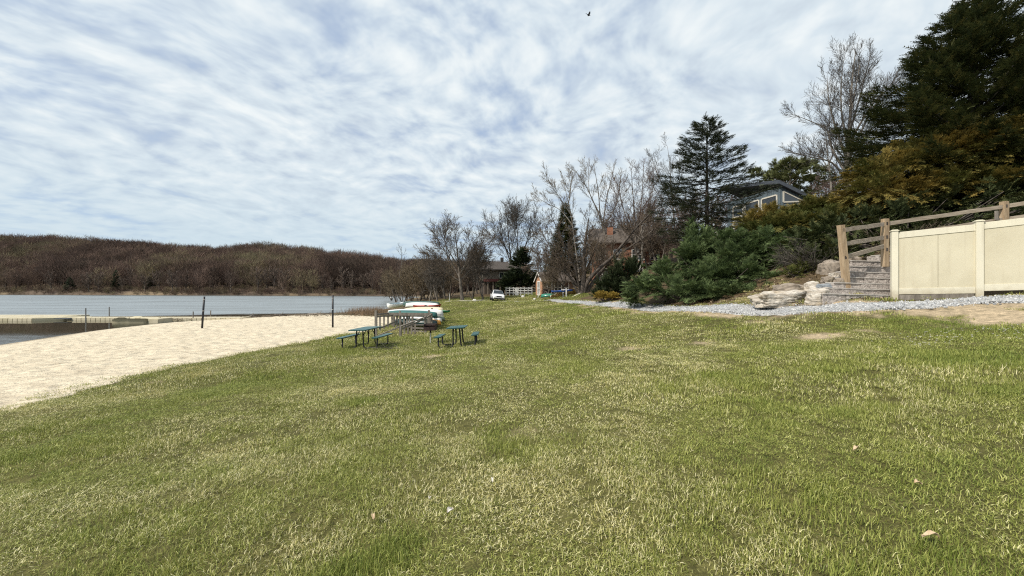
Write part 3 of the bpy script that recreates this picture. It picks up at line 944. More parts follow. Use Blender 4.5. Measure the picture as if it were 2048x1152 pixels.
def plume_bush(lobes, npl, plen, fl, per, droop=.25, up=.25, wid=.22, m=4, fw=.10, leaf=.5, zmin=-.5, inner=.15, flat=0.0):
    """plumes of fronds growing out through the surface of a few lobes; lobes: cx cy cz rx ry rz (local)"""
    lobes = np.array(lobes, float)
    wts = (lobes[:, 3] * lobes[:, 4] + lobes[:, 5] * (lobes[:, 3] + lobes[:, 4]) / 2); k = rng.choice(len(lobes), npl, p=wts / wts.sum())
    d = rng.normal(size=(npl, 3)); d = nrm(d); bad = d[:, 2] < zmin; d[bad, 2] *= -1
    lb = lobes[k]; rr = rng.uniform(.72, 1.1, npl) * (1 - (rng.uniform(0, 1, npl) < inner) * .4)
    S = lb[:, :3] + d * lb[:, 3:] * rr[:, None]
    dd = nrm(d / lb[:, 3:] * lb[:, 3:].mean() * np.array([1, 1, 1 - flat]) + np.array([0, 0, up]))
    PL = plen * rng.uniform(.7, 1.3, npl)
    i = np.repeat(np.arange(npl), per); t = rng.uniform(0, 1, len(i)) ** .75
    side = nrm(np.cross(dd, np.array([0, 0, 1.]) + 1e-3)); upv = np.cross(side, dd)
    lat = rng.uniform(-1, 1, len(i)); w = wid * plen * (1.05 - t)
    P0 = S[i] + dd[i] * ((t - .8) * PL[i])[:, None] + side[i] * (lat * w)[:, None] + upv[i] * (rng.normal(0, .22, len(i)) * w)[:, None]
    P0[:, 2] -= droop * PL[i] * t ** 2 * .6
    ax = dd[i] + side[i] * (lat * .9)[:, None] + rng.normal(0, .22, (len(i), 3)); ax[:, 2] -= droop * t
    nv = upv[i] + rng.normal(0, .3, (len(i), 3))
    V, Fq, Rr = fronds(P0, ax, nv, fl * rng.uniform(.7, 1.3, len(i)), m, fw, leaf)
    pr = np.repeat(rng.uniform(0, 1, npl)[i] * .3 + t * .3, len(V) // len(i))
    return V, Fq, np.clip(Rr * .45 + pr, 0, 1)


def conifer(Hh, rf, nb, per, fl, droop=.25, tipup=.1, rad0=.15, h0=.06, m=4, lat=.42, fw=.10, leaf=.5, pitch=0.0, thick=.12):
    """trunk, boughs in loose tiers and the sprays they carry; rf(f): reach at height fraction f"""
    W = [(0, 0, -.2, 0, 0, Hh * .5, rad0, rad0 * .6), (0, 0, Hh * .5, 0, 0, Hh * .97, rad0 * .6, .02)]
    hs = h0 + (1 - h0) * (1 - (1 - (np.arange(nb) + rng.uniform(0, 1, nb)) / nb) ** 1.0); hs = np.sort(hs)
    az = np.arange(nb) * 2.399 + rng.normal(0, .35, nb)
    FO, FA, FN, FL = [], [], [], []
    for h, a in zip(hs, az):
        if h > .985: continue
        L = rf(h) * rng.uniform(.72, 1.12)
        if L < .15: L = .15
        dx, dy = math.cos(a), math.sin(a); pts = []
        dr = droop * rng.uniform(.6, 1.4); pt = pitch + (h - .5) * .5 * (pitch != 0)
        for t in np.linspace(0, 1, 6):
            pts.append(np.array([dx * L * t, dy * L * t, h * Hh + L * (pt * t - dr * t + (dr * .55 + tipup) * t * t)]))
        for q in range(5):
            r0 = max(.035 * L * .3 * (1 - q / 5.5), .008)
            W.append((*pts[q], *pts[q + 1], r0, r0 * .8))
        K = max(4, int(per * L)); t = rng.uniform(.12, 1, K) ** .8
        ip = np.clip((t * 5).astype(int), 0, 4); ft = t * 5 - ip; pa = np.array(pts)
        P0 = pa[ip] * (1 - ft[:, None]) + pa[ip + 1] * ft[:, None]; dv = nrm(pa[ip + 1] - pa[ip])
        sd_ = np.array([-dy, dx, 0.]); la = rng.uniform(-1, 1, K)
        P0 = P0 + sd_ * (la * lat * L * (1.05 - t) * np.minimum(1, t * 2.2))[:, None]; P0[:, 2] += rng.normal(0, thick, K) - np.abs(la) * .08 * L
        FO.append(P0); FA.append(dv + sd_ * (la * .95)[:, None] + rng.normal(0, .18, (K, 3))); FN.append(np.tile([0, 0, 1.], (K, 1)) + rng.normal(0, .3, (K, 3)))
        FL.append(fl * rng.uniform(.65, 1.25, K))
    K = 30; t = rng.uniform(.9, 1, K)
    FO.append(np.stack([rng.normal(0, .06, K), rng.normal(0, .06, K), t * Hh], 1)); FA.append(np.stack([rng.normal(0, .5, K), rng.normal(0, .5, K), np.full(K, .9)], 1)); FN.append(rng.normal(0, 1, (K, 3))); FL.append(np.full(K, fl * .7))
    fr = fronds(np.concatenate(FO), np.concatenate(FA), np.concatenate(FN), np.concatenate(FL), m, fw, leaf)
    return W, fr


# ------------------------------------------------------------------ far woods across the lake (stuff) and the trees standing along its shore
def far_tree_mesh(i, Hh=1.0, dens=70):
    R = random.Random(500 + i); out = []
    W = [(0, 0, -.03, R.gauss(0, .02), R.gauss(0, .02), .55, .012, .008)]
    S = []
    for k in range(dens):
        h = R.uniform(.28, .92); a = R.uniform(0, 6.28); rr = .30 * math.sin(PI * min(1, (h - .15) / .9)) * R.uniform(.3, 1.0)
        x, y = math.cos(a) * rr, math.sin(a) * rr
        L = R.uniform(.08, .2); lx, ly = x * .5 + R.gauss(0, .3), y * .5 + R.gauss(0, .3)
        d = _n3((math.cos(a) * .55 + R.gauss(0, .3), math.sin(a) * .55 + R.gauss(0, .3), 1))
        S.append((x, y, h, x + d[0] * L, y + d[1] * L, h + d[2] * L, .0048, .0022))
    for k in range(7):
        a = R.uniform(0, 6.28); h = R.uniform(.25, .5)
        S.append((0, 0, h, math.cos(a) * .18, math.sin(a) * .18, h + R.uniform(.2, .35), .009, .004))
    return W, S


def far_twig(name, cols):
    m, g, out = newmat(name)
    r = g.n('ShaderNodeObjectInfo').outputs['Random']
    tn = g.n('ShaderNodeAttribute', {'attribute_name': 'tone', 'attribute_type': 'INSTANCER'}).outputs['Fac']
    col = g.ramp(tn, cols)
    col = g.mix(1.0, col, g.ramp(r, [(0, (.45, .43, .43)), (.5, (.85, .82, .80)), (1, (1.35, 1.28, 1.2))]), 'MULTIPLY')
    p = g.n('ShaderNodeBsdfDiffuse'); g.L(col, p.inputs[0]); g.L(p.outputs[0], out.inputs[0])
    return m


FT = far_twig('far_wood_twigs', [(0, (.085, .068, .056)), (.35, (.15, .11, .092)), (.6, (.20, .145, .12)), (.8, (.19, .165, .105)), (1, (.25, .225, .145))])
fm = []
for i in range(7):
    W, S = far_tree_mesh(i, dens=120)
    fm.append(seg_mesh('wood_piece', np.array(W + S), FT, 3))
NF = 10500
u = np.where(rng.uniform(0, 1, NF) < .2, rng.uniform(-1500, -300, NF), rng.uniform(-420, 1050, NF)); t = rng.uniform(.004, 1.03, NF) ** .95
keep = (t > .15) | (rng.uniform(0, 1, NF) < .26)
u, t = u[keep], t[keep]
x, y, z = hill(u, t)
hh = rng.uniform(10, 15.5, len(u)) * np.interp(t, [.0, .15, .9, 1.0], [.75, 1, 1, .85])
tone = np.clip(fbm(x * .02, y * .02, 301, 3) * 1.5 - .25 + rng.normal(0, .14, len(u)), 0, 1)
tone = np.where((u > 480) & (u < 640) & (t < .5), np.clip(tone + .3, 0, 1), tone)
scatter('far_woods', np.stack([x, y, z - .2], 1), np.stack([0 * u, 0 * u, rng.uniform(0, 6.28, len(u))], 1), np.stack([hh * rng.uniform(.8, 1.3, len(u)), hh * rng.uniform(.8, 1.3, len(u)), hh], 1), tone, fm)

ub = rng.uniform(-420, 900, 1400); tb = rng.uniform(.002, .30, 1400) ** 1.6; xb2, yb2, zb2 = hill(ub, tb); hb2 = rng.uniform(1.2, 3.6, 1400)
scatter('far_shore_brush', np.stack([xb2, yb2, zb2 - .4], 1), np.stack([0 * ub, 0 * ub, rng.uniform(0, 6, 1400)], 1), np.stack([hb2 * 1.7, hb2 * 1.7, hb2], 1), rng.uniform(.1, 1, 1400), fm)
SHT = foliage_mat('shore_tree_twigs', [(0, (.075, .055, .042)), (1, (.16, .12, .095))], 0)
protos = []
for i in range(4):
    out = free_tree(11.5, .26, 900 + i, Cfg(nseg=[6, 4, 3, 2, 2], kids=[11, 6, 4, 0, 0], maxl=2, start=[.32, .2, .2, 0, 0], ang=[.6, .6, .6, .6, .6]))
    protos.append(tree_meshes(out, 200, BARK, SHT, 4, 0, 1.6))
pxs = [12, 30, 58, 82, 103, 122, 165, 172, 178, 197, 229, 246, 262, 276, 290, 305, 319, 346, 352, 366, 372, 388, 404, 421, 446, 462, 482, 498, 516, 534, 548, 566, 588, 603, 622, 645, 662, 688, 704, 728, 744, 760]
for i, px in enumerate(pxs):
    tt_ = random.choice([.02, .04, .07, .1, .14, .2]); hx_, hy_, hz_ = hill(np.array([px * 1.0]), np.array([tt_]))
    s_ = random.uniform(.7, 1.15)
    place_tree('shore_tree', 'bare brown tree standing along the foot of the wooded hill across the lake', (hx_[0], hy_[0], hz_[0] - .1), protos[i % 4], group='bare trees along the far lake shore', rotz=random.uniform(0, 6), scale=(s_, s_, s_))

DKGREEN = foliage_mat('dark_conifer_green', [(0, (.012, .022, .012)), (.5, (.026, .042, .020)), (1, (.050, .075, .032))], .15)
for (px, t_, hh_, wd_, lab) in ((140, .03, 7.5, 2.6, 'dark evergreen tree at the left of the far shore, close to the water'),
                                (232, .05, 11, 2.6, 'tall dark evergreen on the far shore right of the bushy one'),
                                (300, .10, 6.5, 2.8, 'low dark evergreen on the tan slope of the far shore')):
    hx_, hy_, hz_ = hill(np.array([px * 1.0]), np.array([t_]))
    W, fr = conifer(hh_, lambda f: wd_ * (1 - f) ** .7 * (1 if f > .12 else .7), 70, 16, .75, m=3, fw=.22)
    place_tree('evergreen_tree', lab, (hx_[0], hy_[0], hz_[0] - .1), (seg_mesh('trunk', W, DARKBARK, 4), frond_mesh('crown', [fr], DKGREEN)))

# ------------------------------------------------------------------ lakeside thicket and bare trees left of centre
c_thick = Cfg(nseg=[6, 4, 3, 2, 2], kids=[9, 6, 5, 3, 0], maxl=3, start=[.18, .15, .15, .1, 0], trop=[.03, .10, .08, .05, 0], ang=[.6, .6, .65, .6, .6], ratio=[.5, .5, .5, .5, .5])
th = [tree_meshes(free_tree(6.5, .10, 40 + i, c_thick, stems=5, lean=.5), 70, BARK, TANTWIG, 5, 0, 1.0) for i in range(3)]
spots_scale = 1.45
spots = [(792, 92, .92), (806, 84, 1.0), (822, 88, 1.05), (838, 80, 1.0), (852, 86, 1.1), (868, 78, .95), (884, 84, 1.0), (900, 90, 1.1), (783, 104, .9), (812, 100, 1.15), (846, 102, 1.2), (880, 100, 1.2)]
for i, (px, D, s_) in enumerate(spots):
    b = at(px, D); b[2] = max(b[2], -1.7)
    place_tree('thicket_shrub', 'bare tan shrub with many stems in the thicket at the water\'s edge', b, th[i % 3], 'shrub', 'bare shrubs at the near lake edge', i * 1.3, (s_ * 1.25, s_ * 1.25, s_ * 1.45))

c_up = Cfg(nseg=[8, 6, 5, 3, 2], kids=[9, 6, 6, 4, 0], maxl=3, start=[.3, .12, .1, .1, 0], trop=[.05, .07, .06, .04, 0], jit=[.06, .09, .12, .16, .2], ang=[.6, .55, .6, .6, .5], ratio=[.55, .62, .55, .5, .5])


def build_px(name, label, D, base_px, limbs, seed, c=c_up, bark=BARK, twig=GREYTWIG, spread=1.5, cat='tree', group=None, rk=1.0, kids=None, klen=None, tk=7):
    b = at(base_px, D)
    out = px_tree(b, D, limbs, seed, c, spread, kids=kids, klen=klen)
    zt_ = EYE + (CY - min(p[1] for L in limbs for p in L[0])) / F * D - b[2]; zs_ = sorted(o[5] for o in out); zm = zs_[int(len(zs_) * .997)]
    f = zt_ / zm; fx = f ** .5
    out = [(o[0] * fx, o[1] * fx, o[2] * f, o[3] * fx, o[4] * fx, o[5] * f, o[6], o[7], o[8]) for o in out]
    return place_tree(name, label, b, tree_meshes(out, D, bark, twig, tk, 0, rk), cat, group)


build_px('bare_tree', 'broad crowned bare tree with pale trunk on the grass left of the white car', 62, 925, [
    ([(925, 600), (920, 555), (916, 510), (912, 465), (908, 428)], .32, .03, 0),
    ([(920, 548), (900, 505), (880, 470), (862, 448)], .15, .02, 1.5), ([(919, 540), (935, 500), (940, 460), (936, 432)], .14, .02, -1.5),
    ([(918, 530), (950, 490), (962, 470), (985, 462)], .12, .02, 1), ([(917, 520), (890, 470), (884, 440), (888, 428)], .12, .02, -2),
    ([(921, 556), (890, 530), (870, 500), (855, 492)], .10, .02, -1), ([(920, 552), (945, 522), (955, 505), (975, 495)], .09, .02, 2)], 3, twig=TWIG, kids=9, klen=5.5)
for i, (px, D, hh_, lab) in enumerate([(858, 66, 8.5, 'thin bare tree with pale stems at the edge of the thicket above the boats'), (876, 70, 10.0, 'slanting bare tree between the thicket and the pale trunked tree'),
                                       (892, 74, 9.5, 'slim bare tree just left of the pale trunked tree'), (945, 70, 10.5, 'bare tree with dark upright limbs right of the pale trunked tree'),
                                       (968, 66, 9.8, 'leaning bare tree in front of the dark brown house'), (842, 96, 11, 'bare grey tree rising out of the lakeside thicket'), (955, 88, 13, 'tall bare tree left behind the dark brown house'),
                                       (932, 96, 12, 'bare tree farthest back behind the pale trunked tree')]):
    out = free_tree(hh_, .14, 70 + i, c_up, stems=2 + i % 2, lean=.3)
    place_tree('bare_tree', lab, at(px, D), tree_meshes(out, D, BARK, TWIG if i % 2 else GREYTWIG, 6, 0), rotz=i)
out = free_tree(17, .16, 801, Cfg(nseg=[7, 4, 3, 2, 2], kids=[9, 4, 3, 0, 0], maxl=2, start=[.5, .2, .2, 0, 0], ang=[.7, .6, .6, .6, .6], ratio=[.25, .5, .5, .5, .5]))
place_tree('bare_tree', 'lone thin bare tree poking above the thicket beside the far hill', at(801, 112), tree_meshes(out, 112, BARK, GREYTWIG, 5, 0), rotz=1)

build_px('bare_tree', 'tall bare tree with steep black limbs behind the dark brown house', 90, 1026, [
    ([(1028, 575), (1022, 520), (1008, 470), (996, 435), (988, 412)], .30, .03, 0), ([(1026, 545), (1018, 470), (1014, 420), (1012, 393)], .26, .03, 1.5),
    ([(1018, 490), (998, 455), (978, 438), (968, 432)], .12, .02, -2), ([(1015, 440), (1024, 410), (1026, 394)], .10, .02, 1)], 12, bark=DARKBARK, twig=GREYTWIG, kids=8, klen=8.5, spread=2)
build_px('bare_tree', 'tall bare tree with forked dark stem between the brown house and the cone shaped evergreen', 92, 1040, [
    ([(1040, 575), (1036, 510), (1034, 450), (1040, 415), (1044, 396)], .28, .03, 0), ([(1037, 530), (1050, 480), (1062, 440), (1076, 408)], .20, .03, 2),
    ([(1038, 520), (1058, 500), (1075, 450), (1092, 420)], .18, .03, -2), ([(1035, 470), (1026, 430), (1022, 404)], .12, .02, 1)], 13, bark=DARKBARK, twig=GREYTWIG, kids=8, klen=8.5, spread=2)

# ------------------------------------------------------------------ bare garden trees in the middle
build_px('bare_tree', 'many limbed bare tree with thick trunk and long slanting right limb beside the kayak stand', 40, 1166, [
    ([(1167, 592), (1176, 562), (1196, 538), (1228, 508), (1268, 458), (1318, 404)], .26, .05, -1.0),
    ([(1163, 592), (1167, 560), (1169, 530), (1168, 508), (1172, 470), (1178, 430)], .33, .05, 0),
    ([(1170, 590), (1188, 562), (1216, 526), (1248, 500), (1290, 472), (1318, 462)], .25, .045, 1.2),
    ([(1157, 592), (1142, 558), (1118, 520), (1092, 478), (1078, 452)], .15, .025, .8),
    ([(1160, 585), (1150, 535), (1130, 490), (1108, 440), (1098, 420)], .14, .02, -1.5),
    ([(1164, 560), (1180, 520), (1196, 480), (1204, 440)], .12, .02, 1.6),
    ([(1158, 575), (1130, 545), (1098, 530), (1070, 528)], .10, .02, -1.2),
    ([(1155, 570), (1120, 530), (1090, 510), (1066, 500)], .09, .02, .6)], 21, c=Cfg(nseg=[7, 4, 3, 3, 2], kids=[9, 8, 6, 4, 0], maxl=3, start=[.22, .15, .15, .1, 0], trop=[.03, .06, .05, .03, 0], ang=[.7, .6, .6, .6, .5]),
    bark=DARKBARK, twig=TWIG, kids=10, klen=3.0, tk=9)
build_px('bare_tree', 'small bare tree with dark stem standing behind the blue kayak', 46, 1128, [
    ([(1128, 590), (1126, 568), (1120, 545), (1104, 520)], .12, .02, 0), ([(1127, 570), (1132, 545), (1140, 515), (1142, 490)], .10, .02, 1), ([(1127, 572), (1110, 552), (1090, 545)], .07, .02, -1), ([(1128, 568), (1146, 548), (1160, 540)], .07, .02, 1)],
    22, bark=DARKBARK, twig=TWIG, kids=9, klen=1.8)
build_px('bare_tree', 'tall open bare tree with pale forked stem rising above the brick house', 52, 1214, [
    ([(1216, 560), (1213, 500), (1208, 452), (1200, 420), (1196, 370), (1188, 318)], .20, .03, 0), ([(1208, 450), (1190, 400), (1168, 352), (1148, 322)], .12, .02, -1.5),
    ([(1206, 440), (1212, 390), (1222, 345), (1228, 316)], .11, .02, 1.4), ([(1198, 415), (1178, 372), (1176, 335), (1174, 306)], .09, .02, .8), ([(1206, 445), (1232, 400), (1240, 360), (1243, 335)], .10, .02, -1)],
    23, bark=PALEBARK, twig=TANTWIG, kids=6, klen=3.4, rk=.85, c=Cfg(maxl=3, nseg=[8, 5, 4, 3, 2], kids=[8, 6, 5, 3, 0], start=[.4, .12, .1, .1, 0], trop=[.05, .10, .08, .05, 0], jit=[.06, .09, .12, .16, .2], ang=[.5, .5, .55, .6, .5], ratio=[.5, .6, .55, .5, .5]))
build_px('bare_tree', 'sparse bare tree arching left above the cone shaped evergreen', 50, 1150, [
    ([(1160, 560), (1150, 480), (1142, 420), (1132, 372), (1124, 335)], .14, .02, 0), ([(1145, 440), (1120, 408), (1090, 392), (1072, 380)], .08, .015, 1), ([(1140, 415), (1118, 380), (1098, 350), (1090, 335)], .07, .015, -1), ([(1136, 400), (1140, 360), (1138, 328)], .06, .015, .5)],
    24, bark=PALEBARK, twig=TANTWIG, kids=6, klen=2.8, rk=.85, c=Cfg(maxl=3, nseg=[8, 5, 4, 3, 2], kids=[8, 6, 5, 3, 0], start=[.4, .12, .1, .1, 0], trop=[.05, .10, .08, .05, 0], jit=[.06, .09, .12, .16, .2], ang=[.5, .5, .55, .6, .5], ratio=[.5, .6, .55, .5, .5]))
build_px('bare_tree', 'dense twiggy reddish bare tree left of the layered cedar', 46, 1272, [
    ([(1274, 540), (1272, 470), (1268, 410), (1264, 350), (1262, 318)], .18, .02, 0), ([(1273, 500), (1256, 440), (1242, 390), (1236, 345)], .12, .02, 1.5), ([(1272, 490), (1290, 430), (1304, 380), (1310, 330)], .12, .02, -1.5),
    ([(1272, 460), (1282, 400), (1286, 350), (1288, 310)], .10, .02, 1), ([(1273, 510), (1300, 460), (1326, 420), (1334, 380)], .10, .02, 2), ([(1270, 480), (1246, 450), (1228, 420), (1222, 400)], .09, .02, -1)], 25, bark=BARK, twig=REDTWIG, kids=9, klen=3.6, rk=.85)
build_px('bare_tree', 'fine branched bare tree partly behind the left side of the layered cedar', 62, 1348, [
    ([(1352, 520), (1348, 430), (1342, 360), (1338, 300), (1334, 268)], .18, .02, 0), ([(1346, 400), (1322, 350), (1306, 310), (1300, 285)], .10, .02, 1.5), ([(1345, 390), (1362, 340), (1370, 300), (1374, 272)], .10, .02, -1.5), ([(1346, 410), (1318, 380), (1300, 350), (1292, 330)], .09, .02, 1)],
    26, bark=BARK, twig=GREYTWIG, kids=7, klen=4.2, rk=.75)
build_px('bare_tree', 'pale stemmed bare tree standing before the brick house wall', 44, 1284, [
    ([(1286, 545), (1284, 500), (1285, 470), (1282, 430)], .12, .03, 0), ([(1284, 475), (1262, 455), (1245, 445)], .07, .02, .8), ([(1285, 470), (1310, 450), (1330, 442)], .07, .02, -.8), ([(1284, 462), (1296, 430), (1300, 405)], .06, .02, .5)], 27, bark=PALEBARK, twig=TWIG, kids=10, klen=1.6)
fill = [(1180, 66, 11, 'tall brown bare tree far behind the thick trunked tree'), (1205, 70, 12, 'brown bare tree on the slope above the brick house, left one'), (1255, 68, 12, 'brown bare tree on the slope above the brick house, middle one'), (1290, 66, 11.5, 'brown bare tree on the slope above the brick house, right one'), (1325, 64, 11, 'brown bare tree on the slope between brick house and cedar'), (1376, 70, 12, 'bare tree high on the slope behind the cedar trunk'), (1420, 66, 9, 'bare tree between the cedar and the blue house'), (1455, 64, 8.5, 'bare tree close behind the left corner of the blue house'), (1440, 48, 5, 'low bare tree in front of the blue house deck'), (1316, 44, 5.0, 'brown bare shrub tree beside the porch of the brick house'), (1342, 46, 5.5, 'brown bare shrub tree between porch and cedar'), (1296, 47, 6.5, 'brown bare tree before the right end of the brick house'), (1196, 45, 6.0, 'brown bare tree between the thick trunked tree and the brick house'), (1372, 52, 8.0, 'brown bare tree low behind the upright juniper'), (1208, 47, 6.0, 'reddish bare sapling just right of the thick trunk'), (1268, 50, 7.0, 'brown bare sapling rising above the dark yew'), (1318, 47, 6.2, 'brown bare sapling at the porch of the brick house'), (1100, 50, 4.6, 'brown bare sapling before the shed roof'), (1192, 60, 8.5, 'brown bare sapling behind the thick trunked tree'), (1236, 64, 10, 'brown bare tree behind the brick house, left of its chimney wall'), (1305, 60, 9, 'brown bare tree right behind the brick house'),
        (1100, 74, 9.0, 'low bare tree between the shed and the cone shaped evergreen'), (1076, 82, 10, 'bare tree behind the shed roof'), (1330, 52, 6.0, 'brown bushy bare tree at the right end of the brick house'),
        (1390, 60, 9.5, 'bare brown tree glimpsed behind the layered cedar'), (1362, 40, 4.4, 'brown twiggy shrub tree at the foot of the layered cedar'), (1222, 40, 3.8, 'low grey bare sapling behind the dark yew')]
for i, (px, D, hh_, lab) in enumerate(fill):
    out = free_tree(hh_, .11, 170 + i, c_up, stems=2, lean=.3)
    place_tree('bare_tree', lab, at(px, D), tree_meshes(out, D, BARK, (TWIG, REDTWIG, TANTWIG)[i % 3], 5, 0), rotz=i)

build_px('bare_tree', 'very tall bare tree with rounded crown left of the great dark spruce', 40, 1690, [
    ([(1690, 420), (1692, 350), (1696, 280), (1701, 210), (1705, 130), (1712, 66)], .34, .03, 0),
    ([(1690, 330), (1664, 285), (1652, 240), (1626, 224), (1584, 206)], .15, .02, 1.5), ([(1693, 300), (1672, 240), (1656, 175), (1652, 118)], .15, .02, -1.5),
    ([(1693, 318), (1716, 262), (1750, 190), (1800, 120)], .17, .02, 1.8), ([(1696, 280), (1728, 215), (1766, 160), (1832, 118)], .13, .02, -1.6),
    ([(1689, 345), (1662, 312), (1620, 300), (1576, 288)], .12, .02, -1), ([(1698, 250), (1718, 180), (1734, 112), (1744, 74)], .13, .02, .8),
    ([(1694, 270), (1682, 190), (1684, 110), (1690, 72)], .12, .02, 1.2), ([(1692, 330), (1722, 290), (1760, 250), (1818, 215)], .11, .02, -2), ([(1700, 215), (1712, 150), (1722, 90)], .09, .02, -.6)],
    31, bark=PALEBARK, twig=GREYTWIG, kids=10, klen=3.7, rk=.9, c=Cfg(maxl=3, nseg=[8, 6, 5, 3, 2], kids=[8, 7, 6, 4, 0], start=[.22, .12, .1, .1, 0], trop=[.05, .09, .08, .05, 0], jit=[.06, .09, .12, .16, .2], ang=[.55, .5, .55, .6, .5], ratio=[.5, .6, .55, .5, .5]))
build_px('bare_tree', 'slender bare tree just left of the very tall one', 46, 1662, [
    ([(1664, 400), (1660, 340), (1654, 290), (1650, 240)], .14, .02, 0), ([(1660, 335), (1640, 305), (1612, 298)], .07, .02, 1), ([(1658, 320), (1670, 280), (1674, 250)], .07, .02, -1)], 32, bark=PALEBARK, twig=GREYTWIG, kids=10, klen=2.4)
for i, (px, D, hh_, lab) in enumerate([(1640, 58, 7.5, 'reddish bare tree behind the blue house, under the pines'), (1520, 62, 8.0, 'reddish bare tree behind the left roof slope of the blue house'), (1668, 52, 6.5, 'twiggy bare tree at the foot of the very tall bare tree')]):
    out = free_tree(hh_, .1, 270 + i, c_up, stems=2, lean=.35)
    place_tree('bare_tree', lab, at(px, D), tree_meshes(out, D, BARK, REDTWIG, 5, 0), rotz=i)

# ------------------------------------------------------------------ evergreens
CEDAR = foliage_mat('cedar_needles', [(0, (.024, .032, .020)), (.5, (.052, .066, .038)), (1, (.10, .115, .064))], .15)
b = at(1414, 33); Hc = float(pix(0, 240, 33)[2] - b[2])
W, fr = conifer(Hc, lambda f: float(np.interp(f, [0, .2, .35, .5, .7, .85, .95, 1], [2.8, 4.0, 4.9, 4.3, 3.1, 2.0, 1.1, .3])), 112, 56, .34, droop=.12, tipup=.06, rad0=.2, h0=.12, m=4, lat=.40, fw=.13, leaf=.45, thick=.08, pitch=.12)
place_tree('cedar_tree', 'layered blue green cedar with flat open boughs beside the blue house', b, (seg_mesh('trunk', W, DARKBARK, 6), frond_mesh('crown', [fr], CEDAR)))
b = at(1131, 67); Hc = float(pix(0, 404, 67)[2] - b[2])
CONE = foliage_mat('cone_evergreen_green', [(0, (.035, .042, .017)), (.5, (.075, .085, .030)), (1, (.13, .135, .05))], .15)
W, fr = conifer(Hc, lambda f: 4.6 * (1 - f) ** .85 * (1 if f > .1 else .8), 260, 42, .5, droop=.05, tipup=.15, m=4, fw=.14, lat=.5)
place_tree('evergreen_tree', 'cone shaped dark evergreen behind the many limbed bare tree', b, (seg_mesh('trunk', W, DARKBARK, 5), frond_mesh('crown', [fr], CONE)))
b = at(1042, 76); HOLLY = foliage_mat('holly_leaves', [(0, (.012, .020, .010)), (.6, (.03, .045, .02)), (1, (.10, .12, .055))], .1)
fr = plume_bush([(-.6, 0, 2.2, 3.4, 2.6, 2.4), (0, 0, 5.2, 2.3, 2.2, 2.6), (.3, 0, 7.6, 1.5, 1.5, 1.4), (2.6, 0, 1.8, 3.0, 2.4, 2.2), (-2.4, 0, 1.8, 2.0, 2.4, 1.8)], 620, 1.1, .5, 24, m=3, fw=.2)
place_tree('evergreen_tree', 'glossy dark broadleaf evergreen covering the right side of the brown house', b, (seg_mesh('trunk', [(0, 0, -.2, 0, 0, 6.5, .2, .06)], DARKBARK, 6), frond_mesh('crown', [fr], HOLLY)))
for (px, D, yt, lab) in ((1580, 60, 316, 'rounded pine with tufted crown behind the blue house ridge'), (1622, 64, 326, 'smaller tufted pine right behind the blue house'), (1545, 66, 340, 'low tufted pine at the left behind the blue house roof')):
    b = at(px, D); Hc = float(pix(0, yt, D)[2] - b[2]); PINE = foliage_mat('pine_needles', [(0, (.06, .07, .025)), (.5, (.12, .135, .05)), (1, (.19, .20, .085))], .2)
    lob = [(rng.normal(0, 1.6), rng.normal(0, 1.2), Hc - abs(rng.normal(0, 2.2)) - .4, rng.uniform(.9, 1.6), rng.uniform(.9, 1.5), rng.uniform(.5, .9)) for _ in range(16)] + [(0, 0, Hc - .6, 1.1, 1.1, .7)]
    fr = plume_bush(lob, 420, .6, .4, 16, m=3, fw=.16)
    W = [(0, 0, -.2, 0, 0, Hc - .8, .2, .06)] + [(0, 0, l[2] - 1.2, l[0], l[1], l[2], .05, .02) for l in lob]
    place_tree('pine_tree', lab, b, (seg_mesh('trunk', W, BARK, 5), frond_mesh('crown', [fr], PINE)))

SPRUCE = foliage_mat('spruce_needles', [(0, (.022, .032, .014)), (.5, (.056, .072, .026)), (.85, (.10, .108, .038)), (1, (.16, .14, .048))], .12)
b = at(1948, 17.5); Hc = float(pix(0, -6, 17.5)[2] - b[2])
W, fr = conifer(Hc, lambda f: float(np.interp(f, [0, .15, .3, .5, .7, .85, .95, 1], [5.2, 6.0, 5.5, 4.1, 2.6, 1.25, .55, .15])), 230, 75, .34, droop=.22, tipup=.16, rad0=.3, h0=.05, m=4, lat=.36, fw=.12, leaf=.5, thick=.10, pitch=.06)
place_tree('spruce_tree', 'great dark spruce towering above the fences at the right', b, (seg_mesh('trunk', W, DARKBARK, 8), frond_mesh('crown', [fr], SPRUCE)))
b = np.array([24.6, 17.0, float(H(24.6, 17.0))]); Hc = 8.6
W, fr = conifer(Hc, lambda f: float(np.interp(f, [0, .2, .5, .8, 1], [5.0, 5.2, 3.8, 1.8, .2])), 150, 40, .36, droop=.22, tipup=.16, rad0=.25, h0=.05, m=4, lat=.36, fw=.12, pitch=.06)
place_tree('spruce_tree', 'second dark spruce cut by the right edge of the view', b, (seg_mesh('trunk', W, DARKBARK, 6), frond_mesh('crown', [fr], SPRUCE)))

BRONZE = foliage_mat('bronze_juniper_sprays', [(0, (.07, .065, .02)), (.4, (.17, .138, .036)), (.75, (.29, .208, .053)), (1, (.40, .29, .08))], .25, wscale=.55, wcol=(.10, .11, .028))


def bush(name, label, base, lobes, mat, cat='shrub', **k):
    fr = plume_bush(lobes, **k)
    st = []
    for l in lobes:
        for q in range(3):
            st.append((0, 0, -.1, l[0] * .6 + rng.normal(0, .1), l[1] * .6 + rng.normal(0, .1), max(l[2] * .55, .1), .05, .03)); st.append((st[-1][3], st[-1][4], st[-1][5], l[0] + rng.normal(0, l[3] * .3), l[1] + rng.normal(0, l[4] * .3), l[2] + l[5] * .3, .03, .012))
    return place_tree(name, label, base, (seg_mesh('stem', st, DARKBARK, 5), frond_mesh('foliage', [fr], mat)), cat, parts=('stem', 'foliage'))


